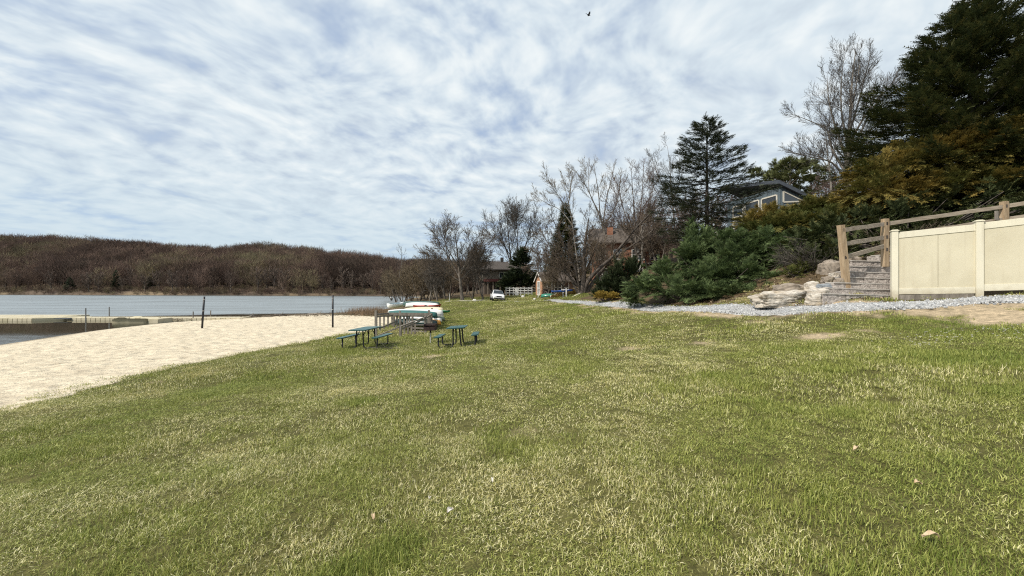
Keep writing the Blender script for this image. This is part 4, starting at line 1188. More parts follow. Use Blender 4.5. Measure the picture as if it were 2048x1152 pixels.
def lob(b, px, py, D, rx, ry, rz):
    p = pix(px, py, D) - b
    return (p[0], p[1], p[2], rx, ry, rz)


b = at(1850, 16.4)
bush('bronze_juniper', 'large bronze tinged juniper spreading under the great dark spruce', b, [
    lob(b, 1755, 385, 16.0, 1.35, 1.3, .95), lob(b, 1790, 345, 16.2, 1.6, 1.3, .95), lob(b, 1850, 330, 16.2, 1.7, 1.4, 1.25), lob(b, 1900, 300, 16.4, 1.5, 1.3, 1.1), lob(b, 1950, 320, 15.6, 1.8, 1.4, 1.35), lob(b, 2020, 300, 15.2, 1.9, 1.4, 1.4),
    lob(b, 1820, 395, 15.8, 1.7, 1.3, .75), lob(b, 1905, 375, 15.4, 1.9, 1.3, .85), lob(b, 2030, 370, 14.8, 1.8, 1.3, .9), lob(b, 1725, 350, 16.6, .8, .8, .55)], BRONZE, npl=1250, plen=.75, fl=.17, per=38, droop=.5, up=.10, m=4, fw=.14, flat=.3)
b = at(1610, 18.5)
bush('bronze_juniper', 'lower bronze juniper in front of the blue house, left of the split rail fence', b, [
    lob(b, 1500, 445, 19, .75, .8, .65), lob(b, 1540, 430, 19, .9, .9, .62), lob(b, 1520, 462, 18.6, 1.2, 1, .6), lob(b, 1585, 432, 18.8, 1.1, 1, .5), lob(b, 1635, 418, 18.4, 1.2, 1, .62), lob(b, 1690, 415, 17.6, 1.2, 1, .7), lob(b, 1740, 430, 17.0, 1.1, 1, .7), lob(b, 1600, 450, 17.6, 1.4, 1, .6), lob(b, 1670, 440, 16.9, 1.3, 1, .6), lob(b, 1560, 450, 17.8, 1.2, 1, .6)],
    BRONZE, npl=820, plen=.6, fl=.16, per=34, droop=.4, up=.25, m=4, fw=.15, flat=.2)
JUN = foliage_mat('green_juniper_sprays', [(0, (.026, .042, .018)), (.4, (.066, .098, .038)), (.75, (.15, .205, .08)), (1, (.26, .32, .14))], .22)
b = at(1400, 17)
bush('green_juniper', 'huge spreading green juniper beside the gravel path', b, [
    lob(b, 1290, 575, 18.6, 1.0, 1.2, .75), lob(b, 1330, 548, 18.4, 1.1, 1.2, .8), lob(b, 1375, 520, 18.6, 1.0, 1.1, .9), lob(b, 1360, 580, 17.2, 1.4, 1.3, .7), lob(b, 1425, 555, 17.2, 1.5, 1.3, .9), lob(b, 1440, 585, 16.2, 1.3, 1.1, .6),
    lob(b, 1470, 520, 17.4, 1.5, 1.3, .9), lob(b, 1520, 500, 17.6, 1.35, 1.2, .75), lob(b, 1500, 550, 16.6, 1.25, 1.2, .8), lob(b, 1490, 590, 15.6, .9, 1.0, .5), lob(b, 1545, 530, 16.8, .8, 1.1, .75), lob(b, 1265, 595, 19.0, .6, .9, .4), lob(b, 1460, 480, 18.2, 1.0, 1, .6), lob(b, 1530, 478, 17.4, 1.0, 1, .55), lob(b, 1560, 505, 16.6, .75, .9, .6), lob(b, 1540, 560, 15.4, .6, .8, .55), lob(b, 1520, 582, 14.9, .5, .7, .4)],
    JUN, npl=950, plen=.9, fl=.16, per=60, droop=.42, up=.22, m=4, fw=.12, flat=.45, wid=.2)
b = at(1398, 19.4)
bush('green_juniper', 'upright green juniper with pointed tip behind the huge spreading one', b, [lob(b, 1384, 480, 19.4, .42, .45, .75), lob(b, 1392, 500, 19.3, .7, .6, .8), lob(b, 1412, 478, 19.4, .5, .5, .6), lob(b, 1420, 505, 19.2, .8, .7, .7), lob(b, 1383, 452, 19.4, .2, .2, .45), lob(b, 1400, 540, 19.4, 1.0, .8, .7)], JUN,
     npl=260, plen=.6, fl=.16, per=32, droop=.1, up=1.3, m=4, fw=.14)
YEW = foliage_mat('dark_yew_needles', [(0, (.014, .022, .010)), (.5, (.028, .040, .016)), (1, (.055, .070, .028))], .15)
b = at(1232, 27)
bush('yew_shrub', 'dark mounded yew in front of the brick house wall', b, [lob(b, 1215, 575, 26.5, 1.0, 1, .8), lob(b, 1240, 555, 27, 1.1, 1, .9), lob(b, 1265, 545, 27, .9, 1, .9), lob(b, 1205, 590, 25.8, .7, .8, .4), lob(b, 1250, 580, 26, 1.2, 1, .7), lob(b, 1238, 530, 27, .5, .5, .45)], YEW, npl=300, plen=.5, fl=.24, per=22, droop=.1, up=.6, m=4, fw=.16)
OCHRE = foliage_mat('ochre_shrub_leaves', [(0, (.15, .10, .02)), (.5, (.30, .21, .04)), (1, (.48, .36, .09))], .25)
b = at(1212, 25)
bush('ochre_shrub', 'low ochre yellow shrub at the foot of the dark yew', b, [lob(b, 1202, 592, 25, .45, .4, .26), lob(b, 1222, 593, 25, .5, .4, .25)], OCHRE, npl=110, plen=.25, fl=.13, per=16, up=.6, m=3, fw=.2)
RUST = foliage_mat('rust_shrub_leaves', [(0, (.10, .07, .02)), (.5, (.20, .13, .04)), (1, (.30, .21, .07))], .25)
b = at(1125, 43)
bush('rust_shrub', 'rust coloured low shrub mound behind the white posts of the kayak stand', b, [lob(b, 1112, 596, 43, .9, .6, .3), lob(b, 1130, 591, 43.5, 1.0, .7, .40), lob(b, 1147, 588, 43.5, .9, .7, .5)], RUST, npl=150, plen=.35, fl=.2, per=16, up=.6, m=3, fw=.2)
GRN = foliage_mat('small_leaf_shrub', [(0, (.05, .06, .015)), (.5, (.10, .115, .03)), (1, (.17, .17, .055))], .25)
b = at(1600, 13.9)
bush('leafy_shrub', 'small yellow green shrub above the boulders', b, [lob(b, 1585, 545, 13.9, .42, .4, .26), lob(b, 1612, 540, 13.9, .45, .4, .30), lob(b, 1600, 528, 14, .3, .3, .2)], GRN, npl=110, plen=.24, fl=.09, per=15, up=.5, m=3, fw=.2)
DPG = foliage_mat('deep_green_sprays', [(0, (.03, .05, .022)), (.5, (.065, .10, .04)), (1, (.12, .16, .065))], .15)
b = at(1640, 16.2)
bush('green_juniper', 'green juniper sprays hanging below the lower bronze juniper', b, [lob(b, 1625, 468, 16.4, .8, .7, .34), lob(b, 1660, 470, 16.2, .7, .7, .30), lob(b, 1590, 485, 16.4, .7, .7, .4)], DPG, npl=130, plen=.7, fl=.2, per=22, droop=.5, up=.1, m=4, fw=.14, flat=.5)
b = np.array([14.0, 14.3, float(H(14.0, 14.3))])  # foliage added to darken the space behind the rails
ll = []
for x_ in np.arange(11.2, 20.5, .95):
    y_ = 14.3 + .3 * math.sin(x_ * 2) - max(0, x_ - 15.5) * .25; z_ = float(H(x_, y_)) - b[2]
    ll.append((x_ - 14, y_ - b[1], z_ + .35, .8, .6, .55)); ll.append((x_ - 14, y_ - b[1] + .9, z_ + 1.0, .9, .7, .8))
bush('yew_shrub', 'black green yew mass added to fill the deep shade behind the split rail fence', b, ll, SPRUCE, npl=760, plen=.5, fl=.19, per=24, droop=.3, up=.2, m=4, fw=.16, zmin=-1)
c_sh = Cfg(nseg=[5, 4, 3, 2, 2], kids=[7, 5, 3, 0, 0], maxl=2, start=[.15, .15, .15, .1, 0], trop=[.0, .05, .05, .05, 0], ang=[.6, .6, .6, .6, .6], jit=[.12, .16, .2, .2, .2])
out = free_tree(1.25, .016, 610, c_sh, stems=22, lean=1.1)
place_tree('thicket_shrub', 'tangled bare grey shrub left of the first split rail post', at(1628, 13.9), tree_meshes(out, 14, PALEBARK, GREYTWIG, 4, 0), 'shrub', parts=('stem', 'twigs'))
out = free_tree(1.2, .015, 611, c_sh, stems=8, lean=1.2)
place_tree('thicket_shrub', 'tangled bare shrub behind the rails in the shade of the spruce', np.array([13.9, 13.4, float(H(13.9, 13.4))]), tree_meshes(out, 14, BARK, TWIG, 4, 0), 'shrub', parts=('stem', 'twigs'))

# leaf litter and dry tufts on the bank (stuff)
n = 5200
x = rng.uniform(7.2, 17, n); y = rng.uniform(10.6, 19, n); pd_, sd__ = path_dist(x, y)
k_ = (sd__ > 0) & (pd_ > .62); x, y = x[k_], y[k_]; z = H(x, y) + und(x, y)
lv = np_mesh('leaf_piece', np.array([(-.5, -.25, 0), (0, -.3, .12), (.5, 0, 0), (0, .3, .1), (-.5, .2, .05)]), [np.array([[0, 1, 3, 4]]), np.array([[1, 2, 3]])], None)
mL, gL, oL = newmat('fallen_leaves'); tL = gL.n('ShaderNodeAttribute', {'attribute_name': 'tone', 'attribute_type': 'INSTANCER'}).outputs['Fac']
pL = gL.n('ShaderNodeBsdfPrincipled', None, Roughness=.85); gL.L(gL.ramp(tL, [(0, (.07, .05, .03)), (.5, (.17, .12, .075)), (1, (.42, .33, .22))]), pL.inputs['Base Color']); gL.L(pL.outputs[0], oL.inputs[0]); lv.materials.append(mL)
sz = rng.uniform(.04, .10, len(x))
scatter('leaf_litter', np.stack([x, y, z + .015], 1), np.stack([rng.normal(0, .5, len(x)), rng.normal(0, .5, len(x)), rng.uniform(0, 6, len(x))], 1), np.stack([sz, sz, sz], 1), rng.beta(1.5, 2, len(x)), [lv])
n = 330
x = np.concatenate([rng.normal(9.55, .28, 150), rng.normal(8.6, .5, 60), rng.uniform(8, 14, 120)]); y = np.concatenate([rng.normal(11.75, .35, 150), rng.normal(12.9, .5, 60), rng.uniform(11.5, 15, 120)])
pd_, sd__ = path_dist(x, y); k_ = (sd__ > 0) & (pd_ > .6); x, y = x[k_], y[k_]
s_ = rng.uniform(.7, 1.6, len(x))
scatter('dry_bank_grass', np.stack([x, y, H(x, y) + und(x, y)], 1), np.stack([0 * x, 0 * x, rng.uniform(0, 6, len(x))], 1), np.stack([s_ * .7, s_ * .7, s_], 1), np.clip(rng.normal(.75, .3, len(x)), -.2, 1.2), zones[1][3])

# ------------------------------------------------------------------ materials for built things
VINYL = M('cream_vinyl', (.69, .65, .52), (.63, .595, .48), scale=1.2, rough=.45, bump=.003, bscale=90, spec=.4)
VPANEL = M('cream_textured_panel', (.60, .555, .42), (.565, .52, .39), scale=2, rough=.6, bump=.004, bscale=120, c3=(.52, .475, .35), s3=1.1)
RAILW = M('weathered_rail', (.30, .245, .18), (.44, .37, .29), scale=3, stretch=(.6, 6, 6), rough=.9, bump=.012, bscale=9)
POSTW = M('tan_post', (.27, .19, .115), (.42, .32, .21), scale=3, stretch=(5, 5, .7), rough=.9, bump=.012, bscale=8)
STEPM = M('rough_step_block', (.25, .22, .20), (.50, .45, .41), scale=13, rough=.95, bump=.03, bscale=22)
STEPLIT = M('sunlit_step_top', (.40, .37, .34), (.50, .47, .43), scale=9, rough=.95, bump=.01, bscale=30)  # paler copy of the step stone, sunlight painted onto tops and front lips
GREYW = M('weathered_grey_board', (.135, .118, .10), (.27, .24, .205), scale=3, stretch=(4, 4, .8), rough=.95, bump=.01, bscale=9)
DKMETAL = M('black_powder_coat', (.012, .013, .018), (.02, .02, .026), scale=8, rough=.45)
GREENTOP = M('dark_green_coated_slats', (.018, .075, .07), (.032, .105, .098), scale=20, rough=.38, spec=.5)
ROCK = M('pale_boulder', (.30, .255, .20), (.62, .58, .52), scale=3.4, rough=.95, bump=.09, bscale=6, stretch=(1, 1, 2.6), c3=(.34, .25, .14), s3=1.8)
ROCKG = M('brown_grey_boulder', (.17, .14, .11), (.32, .27, .22), scale=3, rough=.95, bump=.04, bscale=9, c3=(.10, .09, .05), s3=2)
SLATE = M('blue_grey_slab', (.17, .19, .21), (.28, .30, .32), scale=5, rough=.9, bump=.02, bscale=14)


def splash(m, top, col):
    # rain-splashed earth clinging to the foot of the fence, ragged along its upper edge
    nt = m.node_tree; g = NT(nt); p = next(n for n in nt.nodes if n.type == 'BSDF_PRINCIPLED'); src = p.inputs['Base Color'].links[0].from_socket
    tc = g.n('ShaderNodeTexCoord').outputs['Object']; z = g.n('ShaderNodeSeparateXYZ', None, Vector=tc).outputs[2]
    f = g.n('ShaderNodeMapRange', {'interpolation_type': 'SMOOTHSTEP'}, Value=g.math('ADD', z, g.math('MULTIPLY', g.noise(tc, 5, 6, .7), -.55)), From_Min=top, From_Max=-.22).outputs[0]
    st = g.ramp(g.noise(g.n('ShaderNodeMapping', None, Vector=tc, Scale=(9, 9, .5)).outputs[0], 1.0, 4), [(.52, 0.), (.75, .28)])
    g.L(g.mix(g.math('MAXIMUM', g.math('MULTIPLY', f, .6), st), src, col), p.inputs['Base Color'])


splash(VINYL, .12, (.36, .30, .21)); splash(VPANEL, .12, (.36, .30, .21))


def rough_box(s, amp, cuts=7, seed=0, freq=5.0, flat_top=False):
    bm = bmesh.new(); bmesh.ops.create_cube(bm, size=1)
    bmesh.ops.subdivide_edges(bm, edges=bm.edges[:], cuts=cuts, use_grid_fill=True)
    for v in bm.verts:
        v.co = Vector((v.co.x * s[0], v.co.y * s[1], v.co.z * s[2]))
    for v in bm.verts:
        p = v.co * freq + Vector((seed * 7.1, seed * 3.3, 0))
        nv = mnoise.noise_vector(p) * amp
        if flat_top and v.co.z > s[2] * .49: nv = nv * .25
        v.co += nv
    return bm


def bm_obj(bm, name, mat, parent=None, smooth=False, mats=None):
    me = bpy.data.meshes.new(name); bm.to_mesh(me); bm.free()
    if smooth: me.polygons.foreach_set('use_smooth', np.ones(len(me.polygons), bool))
    me.materials.append(mat)
    for m_ in mats or []: me.materials.append(m_)
    return link(name, me, parent)


# ------------------------------------------------------------------ cream fence
f0 = np.array([10.60, 10.66]); f1 = np.array([11.97, 9.86]); stp = f1 - f0
FP = [f0, f1, f1 + stp, f1 + 2 * stp]
fb = [1.30, 1.40, 1.52, 1.62]; ft = [3.17, 3.30, 3.46, 3.60]
vf = thing('privacy_fence', 'cream vinyl privacy fence stepping up beside the gravel at the right', 'fence', (f0[0], f0[1], fb[0]))
o0 = np.array([f0[0], f0[1], fb[0]]); fa = math.atan2(stp[1], stp[0])
for i, p in enumerate(FP):
    mb = MB(); c = np.array([p[0], p[1], 0]) - [o0[0], o0[1], 0]
    z0, z1 = fb[i] - .3 - o0[2], ft[i] - o0[2]
    mb.box((c[0], c[1], (z0 + z1) / 2), (.135, .135, z1 - z0), rz=fa)
    po = mb.build('post', VINYL, vf, bevel=.006)
    mb = MB(); mb.box((c[0], c[1], z1 + .012), (.165, .165, .03), rz=fa); mb.box((c[0], c[1], z1 + .034), (.12, .12, .016), rz=fa)
    mb.build('post_cap', VINYL, po, bevel=.004)
for i in range(3):
    a = np.array([*FP[i], 0]) - [o0[0], o0[1], 0]; b_ = np.array([*FP[i + 1], 0]) - [o0[0], o0[1], 0]
    u_ = (b_ - a) / np.linalg.norm(b_ - a); a = a + u_ * .066; b_ = b_ - u_ * .066
    ta, tb = ft[i] - o0[2] - .03, ft[i + 1] - o0[2] - .06
    ba, bb = fb[i] + .12 - o0[2], fb[i + 1] + .06 - o0[2]
    Z = np.array([0, 0, 1.])
    MB().beam(a + Z * (ta - .085), b_ + Z * (tb - .085), .055, .17).build('top_rail', VINYL, vf, bevel=.005)
    MB().beam(a + Z * (ba + .085), b_ + Z * (bb + .085), .055, .17).build('bottom_rail', VINYL, vf, bevel=.005)
    mb = MB(); nrm_ = np.array([-u_[1], u_[0], 0]); th_ = .012
    for (s0, s1) in ((0, .535), (.541, 1)):
        q0 = a + (b_ - a) * s0; q1 = a + (b_ - a) * s1
        zt0, zt1 = ta - .17 + (tb - ta) * s0, ta - .17 + (tb - ta) * s1; zb0, zb1 = ba + .17 + (bb - ba) * s0, ba + .17 + (bb - ba) * s1
        vsx = []
        for sg in (-1, 1):
            n_ = nrm_ * th_ * sg
            vsx += [q0 + n_ + Z * zb0, q1 + n_ + Z * zb1, q1 + n_ + Z * zt1, q0 + n_ + Z * zt0]
        mb.add(vsx, [(0, 1, 2, 3), (7, 6, 5, 4), (0, 4, 5, 1), (1, 5, 6, 2), (2, 6, 7, 3), (3, 7, 4, 0)])
    mb.build('panel', VPANEL, vf)

k0_, k1_ = np.array([*FP[0], fb[0] + .03]) - o0, np.array([*FP[1], fb[1] + .0]) - o0
MB().beam(k0_ + (k1_ - k0_) * .06, k0_ + (k1_ - k0_) * .94, .04, .14).build('kickboard', GREYW, vf)
# ------------------------------------------------------------------ split rail fence
sp = [pix(1691, 555, 11.5), pix(1770, 512, 12.3), pix(2008, 480, 12.5)]
sp.append(sp[2] + np.array([2.9, -.6, .45])); tops = [450, 438, 403]
sf = thing('split_rail_fence', 'weathered split rail fence of three rails climbing beside the stone steps', 'fence', tuple(sp[0]))
tp = []
for i, p in enumerate(sp):
    zt = EYE + (CY - tops[i]) / F * p[1] if i < 3 else tp[2][2] + .45
    lean_ = np.array([-.14, 0, 0]) if i == 0 else np.zeros(3)
    t_ = np.array([p[0], p[1], zt]) + lean_; tp.append(t_)
    bm = rough_box((.15, .14, 1), .012, 5, i, 3.0)
    hgt = np.linalg.norm(t_ - p) + .35
    d_ = Vector(t_ - p).normalized()
    Mx = Matrix.Translation(Vector((p + t_) / 2 - sp[0]) - d_ * .175) @ d_.to_track_quat('Z', 'Y').to_matrix().to_4x4() @ Matrix.Diagonal((1, 1, hgt, 1))
    bmesh.ops.transform(bm, matrix=Mx, verts=bm.verts)
    po = bm_obj(bm, 'post', POSTW, sf)
    if i < 3:
        for dz in (.16, .58, .98):
            c = t_ + (p - t_) * (dz / max(hgt - .35, 1)) - sp[0]
            MB().box((c[0], c[1] - .070, c[2]), (.055, .012, .10)).build('rail_slot', DARKBARK, po)
for i in range(3):
    for j, dz in enumerate((.16, .58, .98)):
        a = tp[i] + (sp[i] - tp[i]) * (dz / np.linalg.norm(tp[i] - sp[i])); b_ = tp[i + 1] + (sp[i + 1] - tp[i + 1]) * (dz / np.linalg.norm(tp[i + 1] - sp[i + 1])) if i < 2 else tp[3] - [0, 0, dz]
        if i == 0 and j == 2: b_ = b_ + [0, 0, .12]
        d_ = Vector(b_ - a); L_ = d_.length + .12
        bm = rough_box((L_, .055, .125), .012, 9, i * 5 + j, 2.2)
        Mx = Matrix.Translation(Vector((a + b_) / 2 - sp[0])) @ d_.to_track_quat('X', 'Z').to_matrix().to_4x4()
        bmesh.ops.transform(bm, matrix=Mx, verts=bm.verts)
        bm_obj(bm, 'rail', RAILW, sf)
mb = MB(); c = pix(1993, 431, 12.4) - sp[0]; mb.box(tuple(c), (.10, .03, .30)); mb.build('bracket', GREYW, sf)

# ------------------------------------------------------------------ stone steps
st0 = np.array([9.9, 10.85, 1.2])
ss = thing('stone_stairs', 'rough faced grey stone steps rising between the boulders and the cream fence', 'stairs', tuple(st0))
lx = [1646, 1655, 1668, 1679, 1688, 1696, 1704, 1710]; ty = [588, 577, 566, 555, 544, 533, 522, 511]
for k in range(8):
    yk = 10.82 + .30 * k; z1 = EYE + (CY - ty[k]) / F * (yk) + .0
    x0 = (lx[k] - CX) / F * yk; x1 = yk * 1.012 + .35
    if k == 7: x0 = (1759 - CX) / F * yk
    nb_ = max(2, int((x1 - x0) / .62)); xs_ = np.linspace(x0, x1, nb_ + 1)
    bm = bmesh.new()
    for q in range(nb_):
        bb = rough_box((xs_[q + 1] - xs_[q] - .006, .46, .165 + .25), .016, 8, k * 7 + q, 9.0, True)
        bmesh.ops.translate(bb, vec=Vector(((xs_[q] + xs_[q + 1]) / 2 - st0[0], yk + .23 - st0[1] + random.uniform(-.012, .012), z1 - .2075 - st0[2] - (xs_[q] - x0) * .028)), verts=bb.verts)
        tmp = bpy.data.meshes.new('t'); bb.to_mesh(tmp); bb.free(); bm.from_mesh(tmp); bpy.data.meshes.remove(tmp)
    bm.normal_update()
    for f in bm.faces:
        if f.normal.z > .8: f.material_index = 1  # upward faces take the painted sunlit tone
    so_ = bm_obj(bm, 'step', STEPM, ss, mats=[STEPLIT])
    bb = rough_box((x1 - x0 + .012, .33, .026), .009, 14, 60 + k, 6.0)
    for v in bb.verts: v.co.z -= v.co.x * .028
    bmesh.ops.translate(bb, vec=Vector(((x0 + x1) / 2 - st0[0], yk + .145 - st0[1], z1 + .012 - st0[2] - (x1 - x0) / 2 * .028)), verts=bb.verts)
    bm_obj(bb, 'tread', STEPLIT, so_)  # added pale lip paints the sunlit front edge of the block


# ------------------------------------------------------------------ boulders
def boulder(name, label, px0, px1, pyt, pyb, D, depth, seed, mat, rough=.22, rz=0, tilt=0.0):
    w_ = (px1 - px0) / F * D; h_ = (pyb - pyt) / F * D
    c = pix((px0 + px1) / 2, pyb, D)
    bm = bmesh.new(); bmesh.ops.create_icosphere(bm, subdivisions=5, radius=1)
    for v in bm.verts:
        p = v.co.copy(); m_ = max(abs(p.x), abs(p.y), abs(p.z)); p = p.lerp(p / m_, .55)
        n_ = mnoise.fractal(p * 1.3 + Vector((seed * 5.2, seed, 0)), 1.0, 2.1, 5)
        rg = 1 - abs(mnoise.noise(Vector((p.x * 1.2, p.y * 1.2, p.z * 4 + seed))))
        p *= 1 + rough * n_ + rough * .45 * (rg - .6)
        v.co = Vector((p.x * w_ / 2 * .93, p.y * depth / 2, p.z * h_ * .5 + p.x * w_ / 2 * tilt))
    zs_ = [v.co.z for v in bm.verts]; lo_ = min(zs_) + (max(zs_) - min(zs_)) * .34; sc_z = h_ / (max(zs_) - lo_)
    for v in bm.verts: v.co.z = max(v.co.z - lo_, -.06) * sc_z
    bmesh.ops.rotate(bm, cent=(0, 0, 0), matrix=Matrix.Rotation(rz, 3, 'Z'), verts=bm.verts)
    pass
    o = bm_obj(bm, name, mat, smooth=True); o.location = c - np.array([0, 0, min(.05, h_ * .1)])
    return tag(o, label, 'boulder')


boulder('boulder', 'long low pale boulder lying along the gravel at the foot of the bank', 1508, 1626, 576, 607, 12.0, .7, 1, ROCK, .32, .05, .035)
boulder('boulder', 'blocky pale boulder at the right end, next to the lowest stone step', 1618, 1654, 571, 602, 11.1, .5, 2, ROCK, .2, .3)
boulder('boulder', 'small pointed pale boulder standing between the blocky boulder and the leafy shrub', 1613, 1640, 559, 586, 12.0, .4, 3, ROCK, .25)
boulder('boulder', 'brownish boulder half hidden behind the long low one', 1552, 1606, 563, 590, 12.6, .8, 4, ROCKG, .2)
boulder('boulder', 'flat blue grey slab beside the steps', 1636, 1668, 566, 576, 11.7, .4, 5, SLATE, .1)
boulder('boulder', 'large brown grey boulder behind the first split rail post', 1645, 1686, 515, 556, 13.0, .8, 6, ROCKG, .2)
boulder('boulder', 'mossy brown boulder between the rails and the top step', 1686, 1716, 508, 545, 12.9, .5, 7, ROCKG, .2)
for i, (px, py, D, w_, lab) in enumerate([(1655, 557, 12.0, .30, 'small tan stone on the bare bank below the first split rail post'), (1668, 548, 12.2, .24, 'small stone just left of the first split rail post'), (1680, 560, 11.6, .26, 'tan stone at the left end of the middle steps'), (1652, 577, 11.3, .22, 'little stone between slab and lowest steps')]):
    boulder('stone', lab, px - w_ * 30, px + w_ * 30, py - w_ * 20, py + 6, D, w_, 11 + i, (ROCKG, ROCK)[i % 2], .2)


# ------------------------------------------------------------------ picnic tables
def picnic_table(label, c, rz, roll, pitch=0.0):
    t = thing('picnic_table', label, 'picnic table', tuple(c), rz, 'picnic tables on the lawn')
    t.rotation_euler = (pitch, roll, rz); t.scale = (.95, .95, .95)

    def slab(name, x, z, w_, L_):
        mb = MB()
        poly = [(-w_ / 2 + .05, -L_ / 2), (w_ / 2 - .05, -L_ / 2), (w_ / 2, -L_ / 2 + .05), (w_ / 2, L_ / 2 - .05), (w_ / 2 - .05, L_ / 2), (-w_ / 2 + .05, L_ / 2), (-w_ / 2, L_ / 2 - .05), (-w_ / 2, -L_ / 2 + .05)]
        mb.prism([(x + a_, b_) for a_, b_ in poly], z - .045, z, axis='z')
        return mb.build(name, GREENTOP, t, bevel=.012)
    slab('tabletop', 0, .775, .76, 1.85)
    for sx_ in (-1, 1):
        slab('bench_seat', sx_ * .74, .455, .29, 1.85)
        for sy_ in (-1, 1):
            y = sy_ * .62
            MB().tube([(sx_ * .74, y, .41), (sx_ * .74, y, .10), (sx_ * .715, y, .02), (sx_ * .65, y, -.005), (sx_ * .30, y, -.012)], .03, 8).build('bench_leg', DKMETAL, t, smooth=True)
            MB().tube([(sx_ * .30, y, -.012), (sx_ * .20, y, .01), (sx_ * .155, y, .09), (sx_ * .13, y, .70), (sx_ * .13, y, .735)], .03, 8).build('leg', DKMETAL, t, smooth=True)
        MB().tube([(sx_ * .13, -.62, .45), (sx_ * .13, -.30, .73)], .018, 6).build('brace', DKMETAL, t)
        MB().tube([(sx_ * .13, .62, .45), (sx_ * .13, .30, .73)], .018, 6).build('brace', DKMETAL, t)
    return t


h1 = hit(732, 692); h2 = hit(917, 690)


def slope_roll(p, rz):
    e = .8
    zx = (H(p[0] + e, p[1]) - H(p[0] - e, p[1])) / (2 * e); zy = (H(p[0], p[1] + e) - H(p[0], p[1] - e)) / (2 * e)
    gx_ = zx * math.cos(rz) + zy * math.sin(rz); gy_ = -zx * math.sin(rz) + zy * math.cos(rz)
    return -math.atan(gx_), math.atan(gy_)


r_, p_ = slope_roll(h1, rad(-2)); picnic_table('green picnic table with splayed benches turned towards the beach, left of the grill', h1, rad(-2), r_ * .6, p_ * .6)
r_, p_ = slope_roll(h2, rad(3)); picnic_table('green picnic table seen end on, right of the grill', h2, rad(3), r_ * .8, p_)

# ------------------------------------------------------------------ grill
gp = hit(861, 686); gt = thing('park_grill', 'rusty black park grill on a pale post between the two picnic tables', 'grill', tuple(gp))
GRIM = M('rusty_black_steel', (.018, .012, .012), (.055, .030, .024), scale=9, rough=.8)
MB().tube([(0, 0, -.1), (0, 0, .46)], .03, 8).build('post', M('galvanised_post', (.45, .45, .40), (.55, .54, .48), scale=10, rough=.6), gt)
MB().tube([(0, 0, .45), (0, 0, .56)], .045, 8).build('collar', GRIM, gt)
mb = MB(); W_ = .5
mb.box((0, 0, .57), (W_, .42, .02)); mb.box((-.24, 0, .70), (.02, .42, .26)); mb.box((.24, 0, .70), (.02, .42, .26)); mb.box((0, .2, .70), (W_ - .04, .02, .26)); mb.box((0, -.2, .64), (W_ - .04, .02, .14))
mb.build('firebox', GRIM, gt)
mb = MB(); [mb.box((0, -.17 + .04 * i, .79), (.46, .012, .012)) for i in range(10)]; mb.build('grate', GRIM, gt)
MB().tube([(-.1, -.21, .80), (-.1, -.34, .80), (.1, -.34, .80), (.1, -.21, .80)], .012, 6).build('handle', GRIM, gt)

# ------------------------------------------------------------------ weathered railings by the boats
wr_ = thing('wooden_railing', 'weathered grey wooden stair railing with pickets in front of the canoes', 'railing', tuple(pix(800, 672, 20.5)))
wo = pix(800, 672, 20.5)


def wp(px, py, D): return pix(px, py, D) - wo


for (px, yt, yb, D, w_) in ((752, 621, 676, 20.6, .12), (851, 632, 669, 21.6, .12), (801, 652, 674, 20.0, .12), (863, 627, 650, 22.6, .11), (825, 631, 664, 22.8, .11), (788, 630, 650, 22.8, .10)):
    MB().beam(wp(px, yt, D), wp(px, yb + 4, D), w_, w_).build('post', GREYW, wr_, bevel=.006)
MB().beam(wp(775, 628, 22.4), wp(864, 629, 22.4), .04, .17).build('top_board', GREYW, wr_, bevel=.004)
MB().beam(wp(752, 629, 20.6), wp(776, 627, 22.4), .05, .09).build('rail', GREYW, wr_)
MB().beam(wp(752, 634, 20.7), wp(786, 630, 22.5), .04, .07).build('rail', GREYW, wr_)
MB().beam(wp(758, 657, 20.7), wp(792, 643, 22.5), .04, .08).build('rail', GREYW, wr_)
MB().beam(wp(745, 676, 19.6), wp(801, 653, 20.0), .10, .06).build('handrail', GREYW, wr_)
MB().beam(wp(801, 653, 20.0), wp(851, 634, 21.6), .10, .06).build('handrail', GREYW, wr_)
MB().beam(wp(803, 658, 20.05), wp(852, 637, 21.65), .04, .07).build('rail', GREYW, wr_)
MB().beam(wp(851, 637, 21.6), wp(864, 628, 22.5), .04, .08).build('rail', GREYW, wr_)
for px in (760, 768, 776, 784):
    D = 20.9 + (px - 752) / 36 * 1.7; MB().beam(wp(px, 630, D), wp(px, 664 - (px - 752) * .40, D), .09, .03, up=(0, 1, 0)).build('picket', GREYW, wr_)
for px in (794, 801, 808, 814, 819):
    MB().beam(wp(px, 631, 22.5), wp(px, 655, 22.5), .10, .03, up=(0, 1, 0)).build('picket', GREYW, wr_)
for px in (809, 816, 823, 830):
    D = 20.2 + (px - 801) / 50 * 1.6; y0_ = 653 - (px - 801) * .38; MB().beam(wp(px, y0_ + 3, D), wp(px, 668, D), .09, .03, up=(0, 1, 0)).build('picket', GREYW, wr_)
for px in (856, 860):
    MB().beam(wp(px, 632, 22.2), wp(px, 655, 22.2), .09, .03, up=(0, 1, 0)).build('picket', GREYW, wr_)
for i, (a_, b_) in enumerate((((826, 662), (850, 664)), ((822, 656), (850, 657)), ((826, 650), (848, 650)))):
    MB().beam(wp(*a_, 22.2 + .3 * i), wp(*b_, 22.2 + .3 * i), .22, .06).build('tread', GREYW, wr_)


